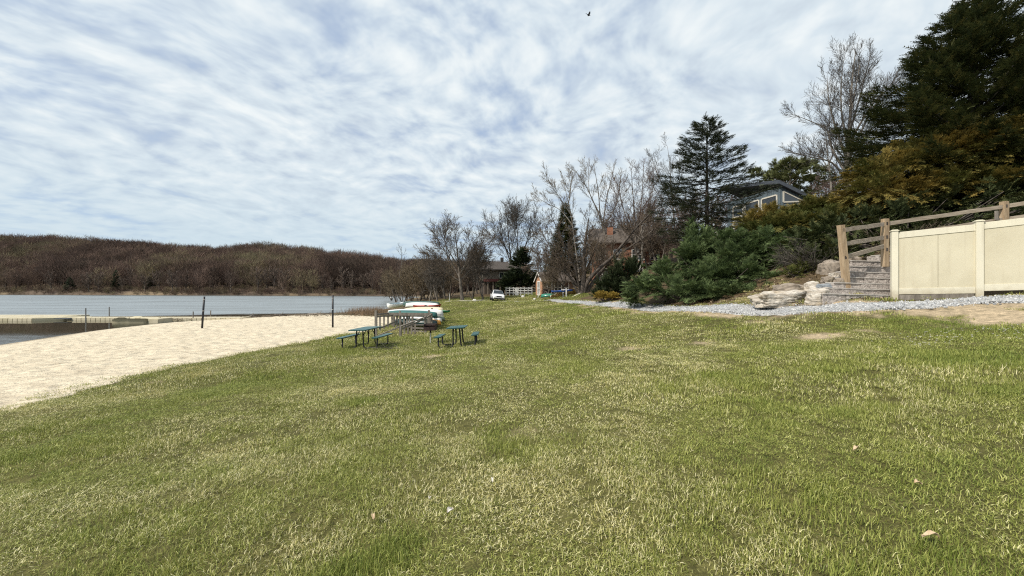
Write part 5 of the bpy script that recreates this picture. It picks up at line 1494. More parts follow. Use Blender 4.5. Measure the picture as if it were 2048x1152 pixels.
# ------------------------------------------------------------------ canoes and kayaks
def hull_mesh(name, L, W, Dp, mat, rocker=.10, kayak=False):
    n, m = 22, 12; V = []
    for i in range(n + 1):
        t = i / n * 2 - 1; s = max(1 - abs(t) ** 2.4, 0) ** (.62 if not kayak else .75); s = max(s, .015)
        for j in range(m):
            a = PI * j / (m - 1)
            y = -math.cos(a) * W / 2 * s; z = Dp * (1 - math.sin(a) ** .75 * (.94 if not kayak else 1)) + rocker * abs(t) ** 3 * (1 if not kayak else .6)
            if kayak: z = Dp * (.5 - math.sin(a) * .5) + rocker * abs(t) ** 3
            x = t * L / 2 * (1 + .03 * math.sin(a) * -1)
            V.append((x, y, z))
    Fc = []
    for i in range(n):
        for j in range(m - 1):
            a = i * m + j; Fc.append((a, a + 1, a + m + 1, a + m))
    return np.array(V), np.array(Fc)


def boat(name, label, cat, px0, px1, py, D0, D1, colour, W=.85, Dp=.36, upside=True, gun=(.02, .02, .02), kayak=False, roll=0.0):
    a = pix(px0, py if not hasattr(py, '__len__') else py[0], D0); b_ = pix(px1, py if not hasattr(py, '__len__') else py[1], D1)
    L = np.linalg.norm(b_ - a); c = (a + b_) / 2
    t = thing(name, label, cat, tuple(c), 0, 'boats stored beside the lawn')
    yaw = math.atan2(b_[1] - a[1], b_[0] - a[0]); pit = -math.asin((b_[2] - a[2]) / L)
    Rm = Matrix.Rotation(yaw, 4, 'Z') @ Matrix.Rotation(pit, 4, 'Y') @ Matrix.Rotation((PI if upside else 0) + roll, 4, 'X')
    t.rotation_euler = Rm.to_euler()
    V, Fc = hull_mesh('hull', L, W, Dp, None, kayak=kayak)
    V[:, 2] -= Dp / 2
    hm_ = M(name + '_shell', colour, tuple(min(1, x * 1.25 + .01) for x in colour), scale=2.5, rough=.32, spec=.5, coat=.1)
    o = link('hull', np_mesh('hull', V, Fc, hm_, smooth=True), t)
    md = o.modifiers.new('thick', 'SOLIDIFY'); md.thickness = .012; md.offset = 0
    n, m = 23, 12; e1 = V.reshape(n, m, 3)[:, 0]; e2 = V.reshape(n, m, 3)[:, -1]
    gm = M(name + '_trim', gun, rough=.5)
    mb = MB(); mb.tube([tuple(p) for p in e1], .018, 5); mb.tube([tuple(p) for p in e2], .018, 5); mb.build('gunwale', gm, t)
    if kayak:
        mb = MB(); dk = []
        top = Dp / 2
        n_ = 20
        V2 = []; F2 = []
        for i in range(n):
            a_, b2 = e1[i], e2[i]
            for j in range(5):
                f = j / 4; p = a_ + (b2 - a_) * f; p = p.copy(); p[2] += .07 * math.sin(PI * f) * (1 - abs(i / (n - 1) * 2 - 1) ** 2); V2.append(p)
        for i in range(n - 1):
            if abs(i / (n - 1) * 2 - 1) < .16: continue
            for j in range(4): q_ = i * 5 + j; F2.append((q_, q_ + 1, q_ + 6, q_ + 5))
        link('deck', np_mesh('deck', np.array(V2), np.array(F2), hm_, smooth=True), t)
    else:
        mb = MB()
        for f in (-.28, .0, .30):
            mb.box((f * L, 0, Dp / 2 - .03), (.09 if f == 0 else .22, W * (.92 if f == 0 else .8), .025))
        mb.build('thwart', gm, t)
    return t


boat('canoe', 'dark green canoe lying upside down at the back of the boat rack', 'canoe', 806, 880, (606, 607), 32.5, 30.5, (.015, .05, .035), W=.9, Dp=.40)
boat('canoe', 'white canoe with raised pointed end at the back, over the red kayak', 'canoe', 811, 878, (607.5, 609), 30.6, 29.2, (.60, .60, .58), W=.7, Dp=.30, gun=(.5, .5, .48))
boat('kayak', 'red kayak tucked under the white pointed canoe', 'kayak', 826, 882, (612.5, 611), 29.0, 28.4, (.50, .06, .03), W=.62, Dp=.26, upside=False, kayak=True)
boat('canoe', 'cream canoe upside down in the middle of the boat rack', 'canoe', 808, 887, (619, 617.5), 28.6, 26.6, (.52, .44, .30), W=.85, Dp=.36, gun=(.30, .18, .08))
boat('canoe', 'long white canoe upside down behind the front green canoe', 'canoe', 775, 887, (622.5, 623), 26.0, 24.6, (.58, .57, .55), W=.85, Dp=.36, gun=(.4, .4, .4))
boat('canoe', 'dark teal canoe upside down at the front of the boat rack, upper tier', 'canoe', 776, 875, (624, 627), 24.6, 23.4, (.012, .085, .075), W=.85, Dp=.34, gun=(.012, .02, .02))
boat('kayak', 'bright green kayak nose sticking out at the right of the boat rack', 'kayak', 850, 900, (621, 623), 27.6, 26.2, (.02, .22, .08), W=.6, Dp=.26, upside=False, kayak=True)
boat('canoe', 'olive grey canoe upside down on the lower tier, right end showing', 'canoe', 800, 890, (632.5, 634), 26.4, 25.2, (.16, .20, .14), W=.8, Dp=.26)
boat('canoe', 'white canoe on the lower tier above the orange one', 'canoe', 800, 884, (635.5, 636.5), 25.4, 24.6, (.72, .72, .69), W=.8, Dp=.26)
boat('canoe', 'orange canoe on the lower tier of the boat rack', 'canoe', 800, 882, (642, 642), 25.0, 24.3, (.55, .25, .03), W=.8, Dp=.28)
boat('canoe', 'black green canoe on the lower tier behind the railing pickets', 'canoe', 789, 875, (641, 643.5), 24.2, 23.2, (.008, .03, .028), W=.85, Dp=.36)
boat('rowing_boat', 'small white rowing boat drawn up at the water left of the boat rack', 'boat', 775, 806, (613, 610), 42, 44, (.66, .68, .68), W=1.2, Dp=.5, upside=False, gun=(.2, .3, .35))
rk = thing('boat_rack', 'two tier timber rack carrying the canoes', 'rack', tuple(at(830, 26)))
ro = at(830, 26)
for (pxl, D) in ((800, 23.4), (858, 23.0), (812, 26.4), (864, 25.8), (822, 30.0), (866, 29.2)):
    p = at(pxl, D) - ro; MB().beam(p - [0, 0, .2], p + [0, 0, 1.25], .10, .10).build('post', GREYW, rk)
for (a_, b_) in (((800, 23.4), (812, 26.4)), ((812, 26.4), (822, 30.0)), ((858, 23.0), (864, 25.8)), ((864, 25.8), (866, 29.2))):
    for zt in (-.13, .02 - .62):
        p = pix(a_[0], 0, a_[1]); q_ = pix(b_[0], 0, b_[1]); p[2] = q_[2] = EYE - 1.58 + zt + .1
        MB().beam(p - ro, q_ - ro, .09, .12).build('beam', GREYW, rk)

# ------------------------------------------------------------------ volleyball posts
for (px, pt, D, lab) in ((406, 593, 28.2, 'black volleyball post with silver bands on the sand, nearer the dock'), (665.5, 590, 28.6, 'plain black volleyball post on the sand, nearer the boats')):
    p = at(px, D); hh_ = EYE + (CY - pt) / F * D - p[2]
    t = thing('volleyball_post', lab, 'post', tuple(p), 0, 'volleyball posts on the beach')
    tl = .09 if px < 500 else 0.0
    MB().tube([(-tl, 0, -.3), (tl, 0, hh_)], .066, 10).build('pole', DKMETAL, t, smooth=True)
    mb = MB()
    for f in (.55, .9): mb.tube([(-tl + 2 * tl * f, 0, hh_ * f - .02), (-tl + 2 * tl * f, 0, hh_ * f + .03)], .082, 10)
    mb.build('band', M('bright_steel', (.5, .5, .5), metallic=.6, rough=.4), t)
    MB().tube([(.06, 0, hh_ * .38), (.28, -.05, hh_ * .37)], .02, 6).build('hook', DKMETAL, t)

# ------------------------------------------------------------------ dock
DOCK = M('beige_float_plastic', (.50, .44, .31), (.58, .52, .38), scale=1.5, rough=.6, c3=(.46, .41, .27), s3=.7)
DOCKS = M('beige_float_side', (.46, .41, .27), (.54, .48, .33), scale=1.5, rough=.6)
dk = thing('floating_dock', 'beige modular floating dock reaching out from the sand', 'dock', (-40, 41.5, WATER))
dko = np.array([-40, 41.5, WATER])


def cubes(name, x0, x1, y0, y1, top, s=.5):
    mb = MB(); nx_ = max(1, round((x1 - x0) / s)); ny_ = max(1, round((y1 - y0) / s)); sx_, sy_ = (x1 - x0) / nx_, (y1 - y0) / ny_
    for i in range(nx_):
        for j in range(ny_):
            mb.box((x0 + sx_ * (i + .5) + 40, y0 + sy_ * (j + .5) - 41.5, (top - .15) / 2 - .0), (sx_ - .012, sy_ - .012, top + .15))
    return mb.build(name, DOCK, dk, bevel=.03)


cubes('platform', -78, -49.6, 39.7, 45.2, .27)
cubes('walkway', -46.3, -28.6, 40.4, 42.2, .26)
mb = MB(); mb.prism([(-9.6, -1.8), (-7.6, -.4), (-6.3, -.4), (-6.3, 1.0), (-9.6, 1.0)], -.13, .26, axis='z'); mb.build('corner_float', DOCKS, dk, bevel=.02)
mb = MB(); mb.box((-7.0, -.95, .20), (1.5, 1.0, .05)); mb.build('gangway', M('dark_grey_deck', (.05, .055, .06), rough=.7), dk)
for (px, D, yt) in ((171.5, 40.4, 616), (218.5, 42.3, 614), (385, 40.5, 623), (420, 42.2, 621)):
    p = pix(px, 636, D) - dko; z1 = pix(px, yt, D)[2] - WATER
    MB().tube([(p[0], p[1], -1.5), (p[0] + (.08 if px > 300 else 0), p[1], z1)], .05, 8).build('mooring_pipe', M('galvanised_pipe', (.16, .16, .16), (.28, .27, .26), scale=6, rough=.5, metallic=.3) if px < 300 else GREYW, dk)
jf = thing('watercraft_float', 'beige drive on float for small watercraft moored in front of the dock', 'float', (-37.4, 38.0, WATER))


def float_hull(L, Wd, hh_):
    n = 18; V = []; m = 9
    for i in range(n + 1):
        t = i / n; nose = min(1, (t + .02) / .28) ** .6
        for j in range(m):
            s = j / (m - 1) * 2 - 1
            z = hh_ * (.62 + .38 * abs(s) ** .6 * (1 if t > .2 else .6)) * (.62 + .38 * nose)
            if .3 < t < .55 and abs(s) > .5: z += .10
            V.append((t * L - L / 2, s * Wd / 2 * nose, z))
    top = np.array(V); bot = top.copy(); bot[:, 2] = -.2; bot[:, 1] *= .94; V = np.concatenate([top, bot]); K = len(top); Fc = []
    for i in range(n):
        for j in range(m - 1):
            a = i * m + j; Fc.append((a, a + m, a + m + 1, a + 1))
        for j in (0, m - 1):
            a = i * m + j; Fc.append((a, a + m, a + m + K, a + K))
    for j in range(m - 1):
        a = n * m + j; Fc.append((a, a + 1, a + 1 + K, a + K))
    return V, np.array(Fc)


V, Fc = float_hull(3.9, 1.7, .46); link('body', np_mesh('body', V, Fc, DOCKS, smooth=False), jf)
mb = MB(); mb.box((2.55, .1, .16), (1.1, 1.6, .5)); mb.build('side_float', DOCK, jf, bevel=.06)
mb = MB(); mb.box((-.2, -.55, .50), (.7, .18, .06)); mb.box((.9, -.5, .48), (.5, .18, .06)); mb.build('guide_bunk', DOCK, jf, bevel=.02)

# ------------------------------------------------------------------ driftwood along the waterline
for i, (a_, b_, r, lab) in enumerate([((493, 636.5), (512, 630.5), .10, 'short slanting driftwood log at the end of the dock'), ((615, 629), (662, 627), .09, 'long straight driftwood log right of the middle of the beach'), ((548, 630), (575, 631.5), .10, 'dark driftwood stump end on the waterline'), ((408, 641), (444, 641.5), .13, 'low dark driftwood hump where dock meets sand')]):
    D = 43.5 - (1.5 if i == 3 else 0); p = pix(*a_, D); q_ = pix(*b_, D + .6); t = thing('driftwood_log', lab, 'driftwood', tuple(p))
    zs = float(H(p[0], p[1])); p[2] = max(p[2], zs + r * .5); q_[2] = max(q_[2], float(H(q_[0], q_[1])) + r * .5)
    mid_ = (p + q_) / 2 + [0, 0, .06]
    t.location = p
    MB().tube([(0, 0, 0), tuple(mid_ - p), tuple(q_ - p)], [r, r * .85, r * .5], 8).build('trunk', GREYW if i < 2 else DARKBARK, t, smooth=True)
    MB().tube([tuple(mid_ - p), tuple(mid_ - p + [.25, .1, .35])], [r * .4, r * .15], 5).build('branch_stub', GREYW, t)
S = []
for k in range(1500):
    px = random.uniform(330, 765); D = random.gauss(float(np.interp(px, [330, 440, 620, 700, 765], [40.5, 42.5, 45.0, 47, 46.0])), .8 if px < 600 else 1.5)
    x = (px - CX) / F * D; z = float(H(x, D)); z = max(z, WATER + .02) + random.uniform(.02, .12)
    a = random.uniform(0, 6.28); L = random.uniform(.1, .55)
    S.append((x, D, z, x + math.cos(a) * L, D + math.sin(a) * L, z + random.uniform(-.04, .16), random.uniform(.008, .03), .006))
struct(link('driftwood_litter', seg_mesh('driftwood_litter', S, foliage_mat('drift_litter', [(0, (.05, .04, .03)), (.6, (.14, .11, .08)), (1, (.34, .28, .21))], 0), 3)), 'stuff')
S = []
for k in range(1300):
    px = random.gauss(738, 24); D = random.gauss(48, 2.0); x = (px - CX) / F * D; z = max(float(H(x, D)), WATER)
    S.append((x, D, z, x + random.gauss(0, .12), D + random.gauss(0, .12), z + random.uniform(.25, .95), .014, .006))
struct(link('dry_reeds', seg_mesh('dry_reeds', S, foliage_mat('dry_reed', [(0, (.12, .08, .05)), (1, (.30, .21, .13))], 0), 3)), 'stuff')

# ------------------------------------------------------------------ white car
cp = hit(994, 601.5, 40, 90)
CWHITE = M('white_car_paint', (.78, .79, .80), rough=.22, spec=.5, coat=.6)
GLASSD = M('dark_car_glass', (.02, .026, .03), rough=.08, spec=.6); BLK = M('black_plastic', (.012, .012, .013), rough=.5); TYRE = M('tyre_rubber', (.015, .015, .015), rough=.85)
CHROME = M('bright_trim', (.55, .56, .57), metallic=.9, rough=.2); LAMP = M('clear_lamp', (.72, .74, .76), rough=.1, spec=.6)
car = thing('parked_car', 'white crossover car with dark grille parked facing the lawn', 'car', tuple(cp)); car.rotation_euler = (0, rad(4.0), rad(9))
sect = [  # y (front negative), half width, z bottom, z belt, z top, half width at top
    (-2.28, .72, .42, .68, .72, .66), (-2.15, .86, .30, .80, .86, .78), (-1.5, .92, .28, .95, 1.00, .80), (-.95, .92, .28, 1.02, 1.06, .80), (-.15, .93, .28, 1.03, 1.60, .66), (.5, .93, .28, 1.03, 1.66, .66), (1.5, .93, .28, 1.03, 1.60, .62), (2.1, .90, .32, 1.02, 1.18, .66), (2.28, .80, .42, .95, 1.0, .70)]
V = []; Fc = []
for (y, hw, zb, zl, zt, tw_) in sect:
    V += [(-hw * .92, y, zb), (-hw, y, zb + .18), (-hw, y, zl), (-tw_, y, zt), (0, y, zt + .03), (tw_, y, zt), (hw, y, zl), (hw, y, zb + .18), (hw * .92, y, zb)]
for i in range(len(sect) - 1):
    for j in range(8): a = i * 9 + j; Fc.append((a, a + 1, a + 10, a + 9))
    a = i * 9; Fc.append((a + 8, a, a + 9, a + 17))
MB_ = MB(); MB_.add(V, Fc); MB_.add(V[:9], [tuple(range(9))]); MB_.add(V[-9:], [tuple(range(9))[::-1]])
body = MB_.build('body', CWHITE, car, bevel=.03, smooth=True)


def quad(name, pts, mat, parent, off):
    pts = [Vector(p) for p in pts]; n_ = (pts[1] - pts[0]).cross(pts[2] - pts[1]).normalized() * off
    MB().add([p + n_ for p in pts] + [p - n_ * .5 for p in pts], [(0, 1, 2, 3), (7, 6, 5, 4), (0, 4, 5, 1), (1, 5, 6, 2), (2, 6, 7, 3), (3, 7, 4, 0)]).build(name, mat, parent)


quad('windscreen', [(-.76, -.93, 1.08), (.76, -.93, 1.08), (.62, -.22, 1.59), (-.62, -.22, 1.59)], GLASSD, car, .03)
quad('rear_window', [(.6, 1.55, 1.60), (-.6, 1.55, 1.60), (-.66, 2.08, 1.22), (.66, 2.08, 1.22)], GLASSD, car, .03)
for s_ in (-1, 1):
    quad('side_window', [(s_ * .93, -.62, 1.07), (s_ * .93, 1.62, 1.07), (s_ * .67, 1.4, 1.57), (s_ * .69, -.08, 1.56)][::s_], GLASSD, car, .025)
    quad('headlight', [(s_ * .42, -2.24, .72), (s_ * .82, -2.12, .76), (s_ * .80, -2.08, .88), (s_ * .42, -2.20, .82)][::s_], LAMP, car, .03)
    MB().box((s_ * 1.02, -.62, 1.10), (.18, .10, .14)).build('wing_mirror', BLK, car, bevel=.02)
    for y in (-1.42, 1.42):
        t_ = MB().tube([(s_ * .70, y, .36), (s_ * .95, y, .36)], .36, 20).build('wheel', TYRE, car, bevel=.03, smooth=False)
        MB().tube([(s_ * .94, y, .36), (s_ * .965, y, .36)], .24, 14).build('rim', CHROME, t_)
    MB().box((s_ * .935, 0, .36), (.03, 4.0, .14)).build('sill_trim', BLK, car)
MB().box((0, -2.27, .70), (.80, .08, .17)).build('grille', BLK, car, bevel=.02)
MB().box((0, -2.25, .42), (1.5, .10, .16)).build('lower_grille', BLK, car, bevel=.02)
MB().box((0, -2.315, .53), (.34, .02, .11)).build('number_plate', M('plate', (.6, .6, .6), rough=.5), car)

# ------------------------------------------------------------------ houses
def brick_mat(name, a, b, mortar):
    m, g, out = newmat(name)
    tc = g.n('ShaderNodeTexCoord').outputs['Object']; sp_ = g.n('ShaderNodeSeparateXYZ', None, Vector=tc)
    cc = g.n('ShaderNodeCombineXYZ', None, X=g.math('ADD', sp_.outputs[0], sp_.outputs[1]), Y=sp_.outputs[2], Z=0.0).outputs[0]
    br = g.n('ShaderNodeTexBrick', None, Vector=cc, Color1=(*a, 1), Color2=(*b, 1), Mortar=(*mortar, 1), Scale=1.0, Mortar_Size=.012, Brick_Width=.24, Row_Height=.08)
    p = g.n('ShaderNodeBsdfPrincipled', None, Roughness=.9)
    col = g.mix(1.0, br.outputs[0], g.ramp(g.noise(tc, .8, 4), [(.3, (.75, .75, .75)), (.7, (1.2, 1.2, 1.2))]), 'MULTIPLY')
    g.L(col, p.inputs['Base Color']); g.L(p.outputs[0], out.inputs[0])
    return m


def siding_mat(name, c, pitch=.2, dark=.7, horiz=False):
    m, g, out = newmat(name)
    tc = g.n('ShaderNodeTexCoord').outputs['Object']; sp_ = g.n('ShaderNodeSeparateXYZ', None, Vector=tc)
    v = sp_.outputs[2] if horiz else g.math('ADD', sp_.outputs[0], sp_.outputs[1])
    fr = g.math('FRACT', g.math('DIVIDE', v, pitch))
    gr = g.math('LESS_THAN', fr, .12)
    col = g.mix(gr, c, tuple(x * dark for x in c))
    col = g.mix(1.0, col, g.ramp(g.noise(tc, 2.5, 4), [(.3, (.8, .8, .8)), (.7, (1.15, 1.15, 1.15))]), 'MULTIPLY')
    p = g.n('ShaderNodeBsdfPrincipled', None, Roughness=.8); g.L(col, p.inputs['Base Color'])
    b = g.n('ShaderNodeBump', {'invert': True}, Strength=1, Distance=.02, Height=gr); g.L(b.outputs[0], p.inputs['Normal'])
    g.L(p.outputs[0], out.inputs[0])
    return m


SHING = M('brown_shingles', (.062, .05, .042), (.115, .095, .08), scale=7, rough=.95, bump=.03, bscale=12)
SLATER = M('dark_slate_roof', (.035, .042, .055), (.06, .07, .085), scale=6, rough=.7)
FRAME = M('pale_window_frame', (.50, .47, .40), rough=.6); WHITEP = M('white_paint', (.72, .70, .66), (.62, .60, .56), scale=3, rough=.6)
PANE = M('window_glass', (.03, .036, .042), rough=.05, spec=.9)


def window(root, p, u, n_, w_, h_, fr=.08, bars=(1, 0), mat=FRAME, name='window'):
    """p centre on the wall face, u along the wall, n_ outward"""
    p, u, n_ = Vector(p), Vector(u).normalized(), Vector(n_).normalized(); Z = Vector((0, 0, 1))
    mb = MB()
    def bar(a, b, t): mb.beam(a, b, t, .07, up=n_)
    c = p + n_ * .02
    bar(c - u * w_ / 2 - Z * h_ / 2, c - u * w_ / 2 + Z * h_ / 2, fr); bar(c + u * w_ / 2 - Z * h_ / 2, c + u * w_ / 2 + Z * h_ / 2, fr)
    bar(c - u * (w_ / 2 - fr / 2) - Z * h_ / 2, c + u * (w_ / 2 - fr / 2) - Z * h_ / 2, fr); bar(c - u * (w_ / 2 - fr / 2) + Z * h_ / 2, c + u * (w_ / 2 - fr / 2) + Z * h_ / 2, fr)
    for i in range(bars[0]):
        q_ = c + u * (w_ * ((i + 1) / (bars[0] + 1) - .5)); bar(q_ - Z * (h_ / 2 - fr / 2), q_ + Z * (h_ / 2 - fr / 2), fr * .6)
    for i in range(bars[1]):
        q_ = c + Z * (h_ * ((i + 1) / (bars[1] + 1) - .5)); mb.beam(q_ - u * (w_ / 2 - fr / 2), q_ + u * (w_ / 2 - fr / 2), fr * .6, .064, up=n_)
    f_ = mb.build(name, mat, root)
    a = u * (w_ / 2 - fr * .3); b = Z * (h_ / 2 - fr * .3); q_ = p + n_ * .012
    vs_ = [q_ - a - b, q_ + a - b, q_ + a + b, q_ - a + b]
    MB().add([v for v in vs_] + [v - n_ * .006 for v in vs_], [(0, 1, 2, 3), (7, 6, 5, 4), (0, 4, 5, 1), (1, 5, 6, 2), (2, 6, 7, 3), (3, 7, 4, 0)]).build('pane', PANE, f_)
    return f_


# blue grey house: tall lake wall running back from the corner, roof falling away to the right
c0 = pix(1561, 366, 38); hb_ = float(H(c0[0], c0[1])) - .5
bh = thing('house', 'blue grey house with slanting slate roof showing above the bronze juniper', 'house', (c0[0], c0[1], hb_))
zt = c0[2] - hb_ - .35
far_ = pix(1455, 397, 45.2); far_ = np.array([far_[0] - c0[0], far_[1] - c0[1], 0]); ul = far_ / np.linalg.norm(far_); LL = float(np.linalg.norm(far_))
vr = np.array([.985, -.17, 0]); RW = 8.0; drop = 4.6
BLUE = siding_mat('blue_grey_siding', (.085, .115, .135), .22)
A0 = np.zeros(3); A1 = ul * LL; B0 = vr * RW; B1 = A1 + vr * RW
zz_ = lambda p, z: tuple(np.array(p) + [0, 0, z])
MB().add([zz_(A0, 0), zz_(B0, 0), zz_(B1, 0), zz_(A1, 0), zz_(A0, zt), zz_(B0, zt - drop), zz_(B1, zt - drop), zz_(A1, zt)],
         [(0, 1, 5, 4), (1, 2, 6, 5), (2, 3, 7, 6), (3, 0, 4, 7), (4, 5, 6, 7), (3, 2, 1, 0)]).build('wall', BLUE, bh)
ov = .45; e0 = A0 - ul * ov - vr * ov; e1_ = A1 + ul * ov - vr * ov; e2_ = B1 + ul * ov + vr * ov; e3_ = B0 - ul * ov + vr * ov
sl_ = drop / RW; zf = lambda p, d: zz_(p, zt + .02 + d - sl_ * float(np.dot(p, vr)))
MB().add([zf(e0, 0), zf(e3_, 0), zf(e2_, 0), zf(e1_, 0), zf(e0, .36), zf(e3_, .36), zf(e2_, .36), zf(e1_, .36)], [(0, 3, 2, 1), (4, 5, 6, 7), (0, 1, 5, 4), (1, 2, 6, 5), (2, 3, 7, 6), (3, 0, 4, 7)]).build('roof', SLATER, bh)
nl = np.array([-ul[1], ul[0], 0]); nl = nl if np.dot(nl, vr) < 0 else -nl
for s_, w_ in ((1.35, 1.9), (3.6, 1.9), (5.6, 1.5)):
    window(bh, ul * s_ + nl * .01 + [0, 0, zt - 1.35], ul, nl, w_, 1.25, .14, (0, 0))
    window(bh, ul * s_ + nl * .01 + [0, 0, zt - 3.2], ul, nl, w_, 1.6, .14, (0, 0))
nr = np.array([vr[1], -vr[0], 0])
if nr[1] > 0: nr = -nr
p0_, p1_ = vr * .25 + nr * .03, vr * 2.2 + nr * .03; tz = lambda s: zt - .22 - sl_ * s
mb = MB(); pts_ = [zz_(p0_, zt - 1.55), zz_(p1_, zt - 1.55), zz_(p1_, tz(2.2) - .12), zz_(p0_, tz(.25) - .12)]
for i in range(4): mb.beam(pts_[i], pts_[(i + 1) % 4], .13, .08, up=tuple(nr))
tw_o = mb.build('gable_window', FRAME, bh)
MB().add(pts_ + [tuple(np.array(p) - nr * .01) for p in pts_], [(0, 1, 2, 3), (7, 6, 5, 4)]).build('pane', PANE, tw_o)
mb = MB()
for k in range(12):
    q_ = A1 * .55 + nl * 1.8 + ul * (k * .45) + [0, 0, zt - 4.6]; mb.beam(tuple(q_), tuple(q_ + [0, 0, 1.0]), .06, .06)
q0_ = A1 * .55 + nl * 1.8 + [0, 0, zt - 3.6]; mb.beam(tuple(q0_), tuple(q0_ + ul * 5), .10, .08); mb.beam(tuple(q0_ - [0, 0, .85]), tuple(q0_ - [0, 0, .85] + ul * 5), .08, .08)
mb.build('deck_railing', WHITEP, bh)
MB().beam(tuple(A1 * .55 + nl * .9 + [0, 0, zt - 4.7]), tuple(A1 * .55 + nl * .9 + ul * 5 + [0, 0, zt - 4.7]), 1.9, .2).build('deck', GREYW, bh)

# brick house behind the bare trees
c1 = at(1255, 50); c1[2] = 2.1
BR = brick_mat('orange_brick', (.30, .10, .045), (.22, .075, .036), (.22, .16, .12))
kh = thing('brick_house', 'orange brick house half hidden behind bare trees and the dark yew', 'house', tuple(c1), rad(-14))
MB().box((0, 3, 2.2), (9.0, 6, 6.4)).build('wall', BR, kh)
mb = MB(); mb.prism([(-.6, 5.3), (3.0, 7.6), (6.6, 5.3), (6.6, 5.45), (3.0, 7.8), (-.6, 5.45)], -5.0, 5.0, axis='x'); rf_ = mb.build('roof', SHING, kh)
MB().box((-2.2, 1.6, 6.9), (.8, .7, 1.5)).build('chimney', BR, rf_)
for (x, z, w_, h_) in ((-3.4, 3.9, 1.2, 1.3), (-1.2, 3.9, 1.2, 1.3), (1.3, 3.8, 1.5, 1.4), (3.3, 3.8, 1.1, 1.3), (-3.2, 1.3, 1.3, 1.5), (1.2, 1.2, 1.4, 1.5)):
    window(kh, (x, -.01, z), (1, 0, 0), (0, -1, 0), w_, h_, .10, (1, 1), WHITEP)
MB().box((3.2, -1.0, 2.55), (3.8, 2.0, .16)).build('porch', GREYW, kh)
mb = MB()
for k in range(20): mb.box((1.4 + k * .19, -1.95, 3.1), (.03, .03, .95))
mb.box((3.2, -1.95, 3.60), (3.8, .05, .06)); mb.build('porch_railing', DKMETAL, kh)
for x in (1.4, 5.0): MB().box((x, -1.9, .9), (.16, .16, 3.2)).build('porch_post', WHITEP, kh)
MB().prism([(-2.3, 4.9), (0, 5.35), (0, 5.5), (-2.3, 5.05)], 1.0, 5.4, axis='x').build('porch_roof', SHING, kh)

# dark brown house at the end of the lawn
c2 = at(1000, 80); c2[2] = .25
BRN = siding_mat('dark_brown_boards', (.085, .065, .05), .25, .6); TANB = siding_mat('tan_grey_boards', (.20, .165, .125), .3, .65); REDB = M('dark_red_band', (.13, .04, .035), (.17, .06, .05), scale=3, rough=.8)
dh = thing('brown_house', 'dark brown two storey house with hipped roof at the end of the lawn', 'house', tuple(c2), rad(12))
MB().box((0, 3.5, 1.35), (6.4, 6, 2.7)).build('lower_wall', BRN, dh); MB().box((.2, 3.0, 4.0), (7.4, 7, 2.5)).build('upper_wall', TANB, dh)
MB().box((.2, -.56, 2.95), (7.5, .10, .55)).build('floor_band', REDB, dh)
MB().add([(-4.4, -1.4, 5.2), (4.8, -1.4, 5.2), (4.8, 7.4, 5.2), (-4.4, 7.4, 5.2), (-1.2, 2.6, 7.0), (1.6, 2.6, 7.0), (-4.4, -1.4, 5.02), (4.8, -1.4, 5.02), (4.8, 7.4, 5.02), (-4.4, 7.4, 5.02)],
         [(0, 1, 5, 4), (1, 2, 5), (2, 3, 4, 5), (3, 0, 4), (6, 9, 8, 7), (0, 6, 7, 1), (1, 7, 8, 2), (2, 8, 9, 3), (3, 9, 6, 0)]).build('roof', M('dark_hip_shingles', (.045, .038, .034), (.085, .072, .064), scale=5, rough=.95), dh)
MB().box((.9, 2.6, 7.3), (.6, .6, 1.2)).build('chimney', M('dark_chimney', (.05, .045, .04), rough=.9), dh)
window(dh, (.6, -.51, 4.0), (1, 0, 0), (0, -1, 0), 1.7, 1.15, .12, (1, 0)); window(dh, (3.0, -.51, 4.0), (1, 0, 0), (0, -1, 0), 1.0, 1.15, .1, (0, 0)); window(dh, (-3.51, 1.6, 4.0), (0, 1, 0), (-1, 0, 0), 2.4, 1.2, .1, (2, 0))
MB().box((.5, .45, 1.2), (2.2, .1, 2.2)).build('recess_shade', M('recess_shade_black', (.012, .012, .014), rough=.6), dh)  # near-black panel paints the shade of the ground-floor recess
for x in (-2.6, -1.5, .0, 1.0, 2.8): MB().box((x, -.35, 1.35), (.22, .22, 2.7)).build('pillar', TANB, dh)

# shed
c3_ = at(1108, 58); c3_[2] -= .1
sh = thing('garden_shed', 'small brick end garden shed with white glazed doors behind the kayak stand', 'shed', tuple(c3_), rad(14))
SHB = brick_mat('shed_brick', (.40, .17, .08), (.32, .13, .06), (.36, .28, .2)); SHF = siding_mat('brown_shed_boards', (.20, .15, .11), .25, .7)
MB().prism([(-1.5, 0), (1.5, 0), (1.5, 2.15), (0, 3.25), (-1.5, 2.15)], -2.4, -2.3, axis='x').build('gable_wall', SHB, sh)
MB().box((.05, 0, 1.07), (4.7, 2.96, 2.14)).build('wall', SHF, sh)
mb = MB(); mb.prism([(-1.85, 1.95), (0, 3.3), (1.85, 1.95), (1.85, 2.07), (0, 3.45), (-1.85, 2.07)], -2.6, 2.7, axis='x'); rf_ = mb.build('roof', SHING, sh)
mb = MB(); mb.beam((-2.62, -1.85, 1.98), (-2.62, 0, 3.36), .06, .16); mb.beam((-2.62, 0, 3.36), (-2.62, 1.85, 1.98), .06, .16); mb.build('bargeboard', WHITEP, rf_)
window(sh, (-2.40, 0, 1.05), (0, 1, 0), (-1, 0, 0), 1.1, 2.0, .16, (1, 1), WHITEP, 'door')
for x, w_ in ((-1.3, .7), (.05, 1.1), (1.35, .8)): window(sh, (x, -1.485, 1.15), (1, 0, 0), (0, -1, 0), w_, 1.7, .12, (1 if w_ > 1 else 0, 1), WHITEP, 'door' if w_ > 1 else 'window')

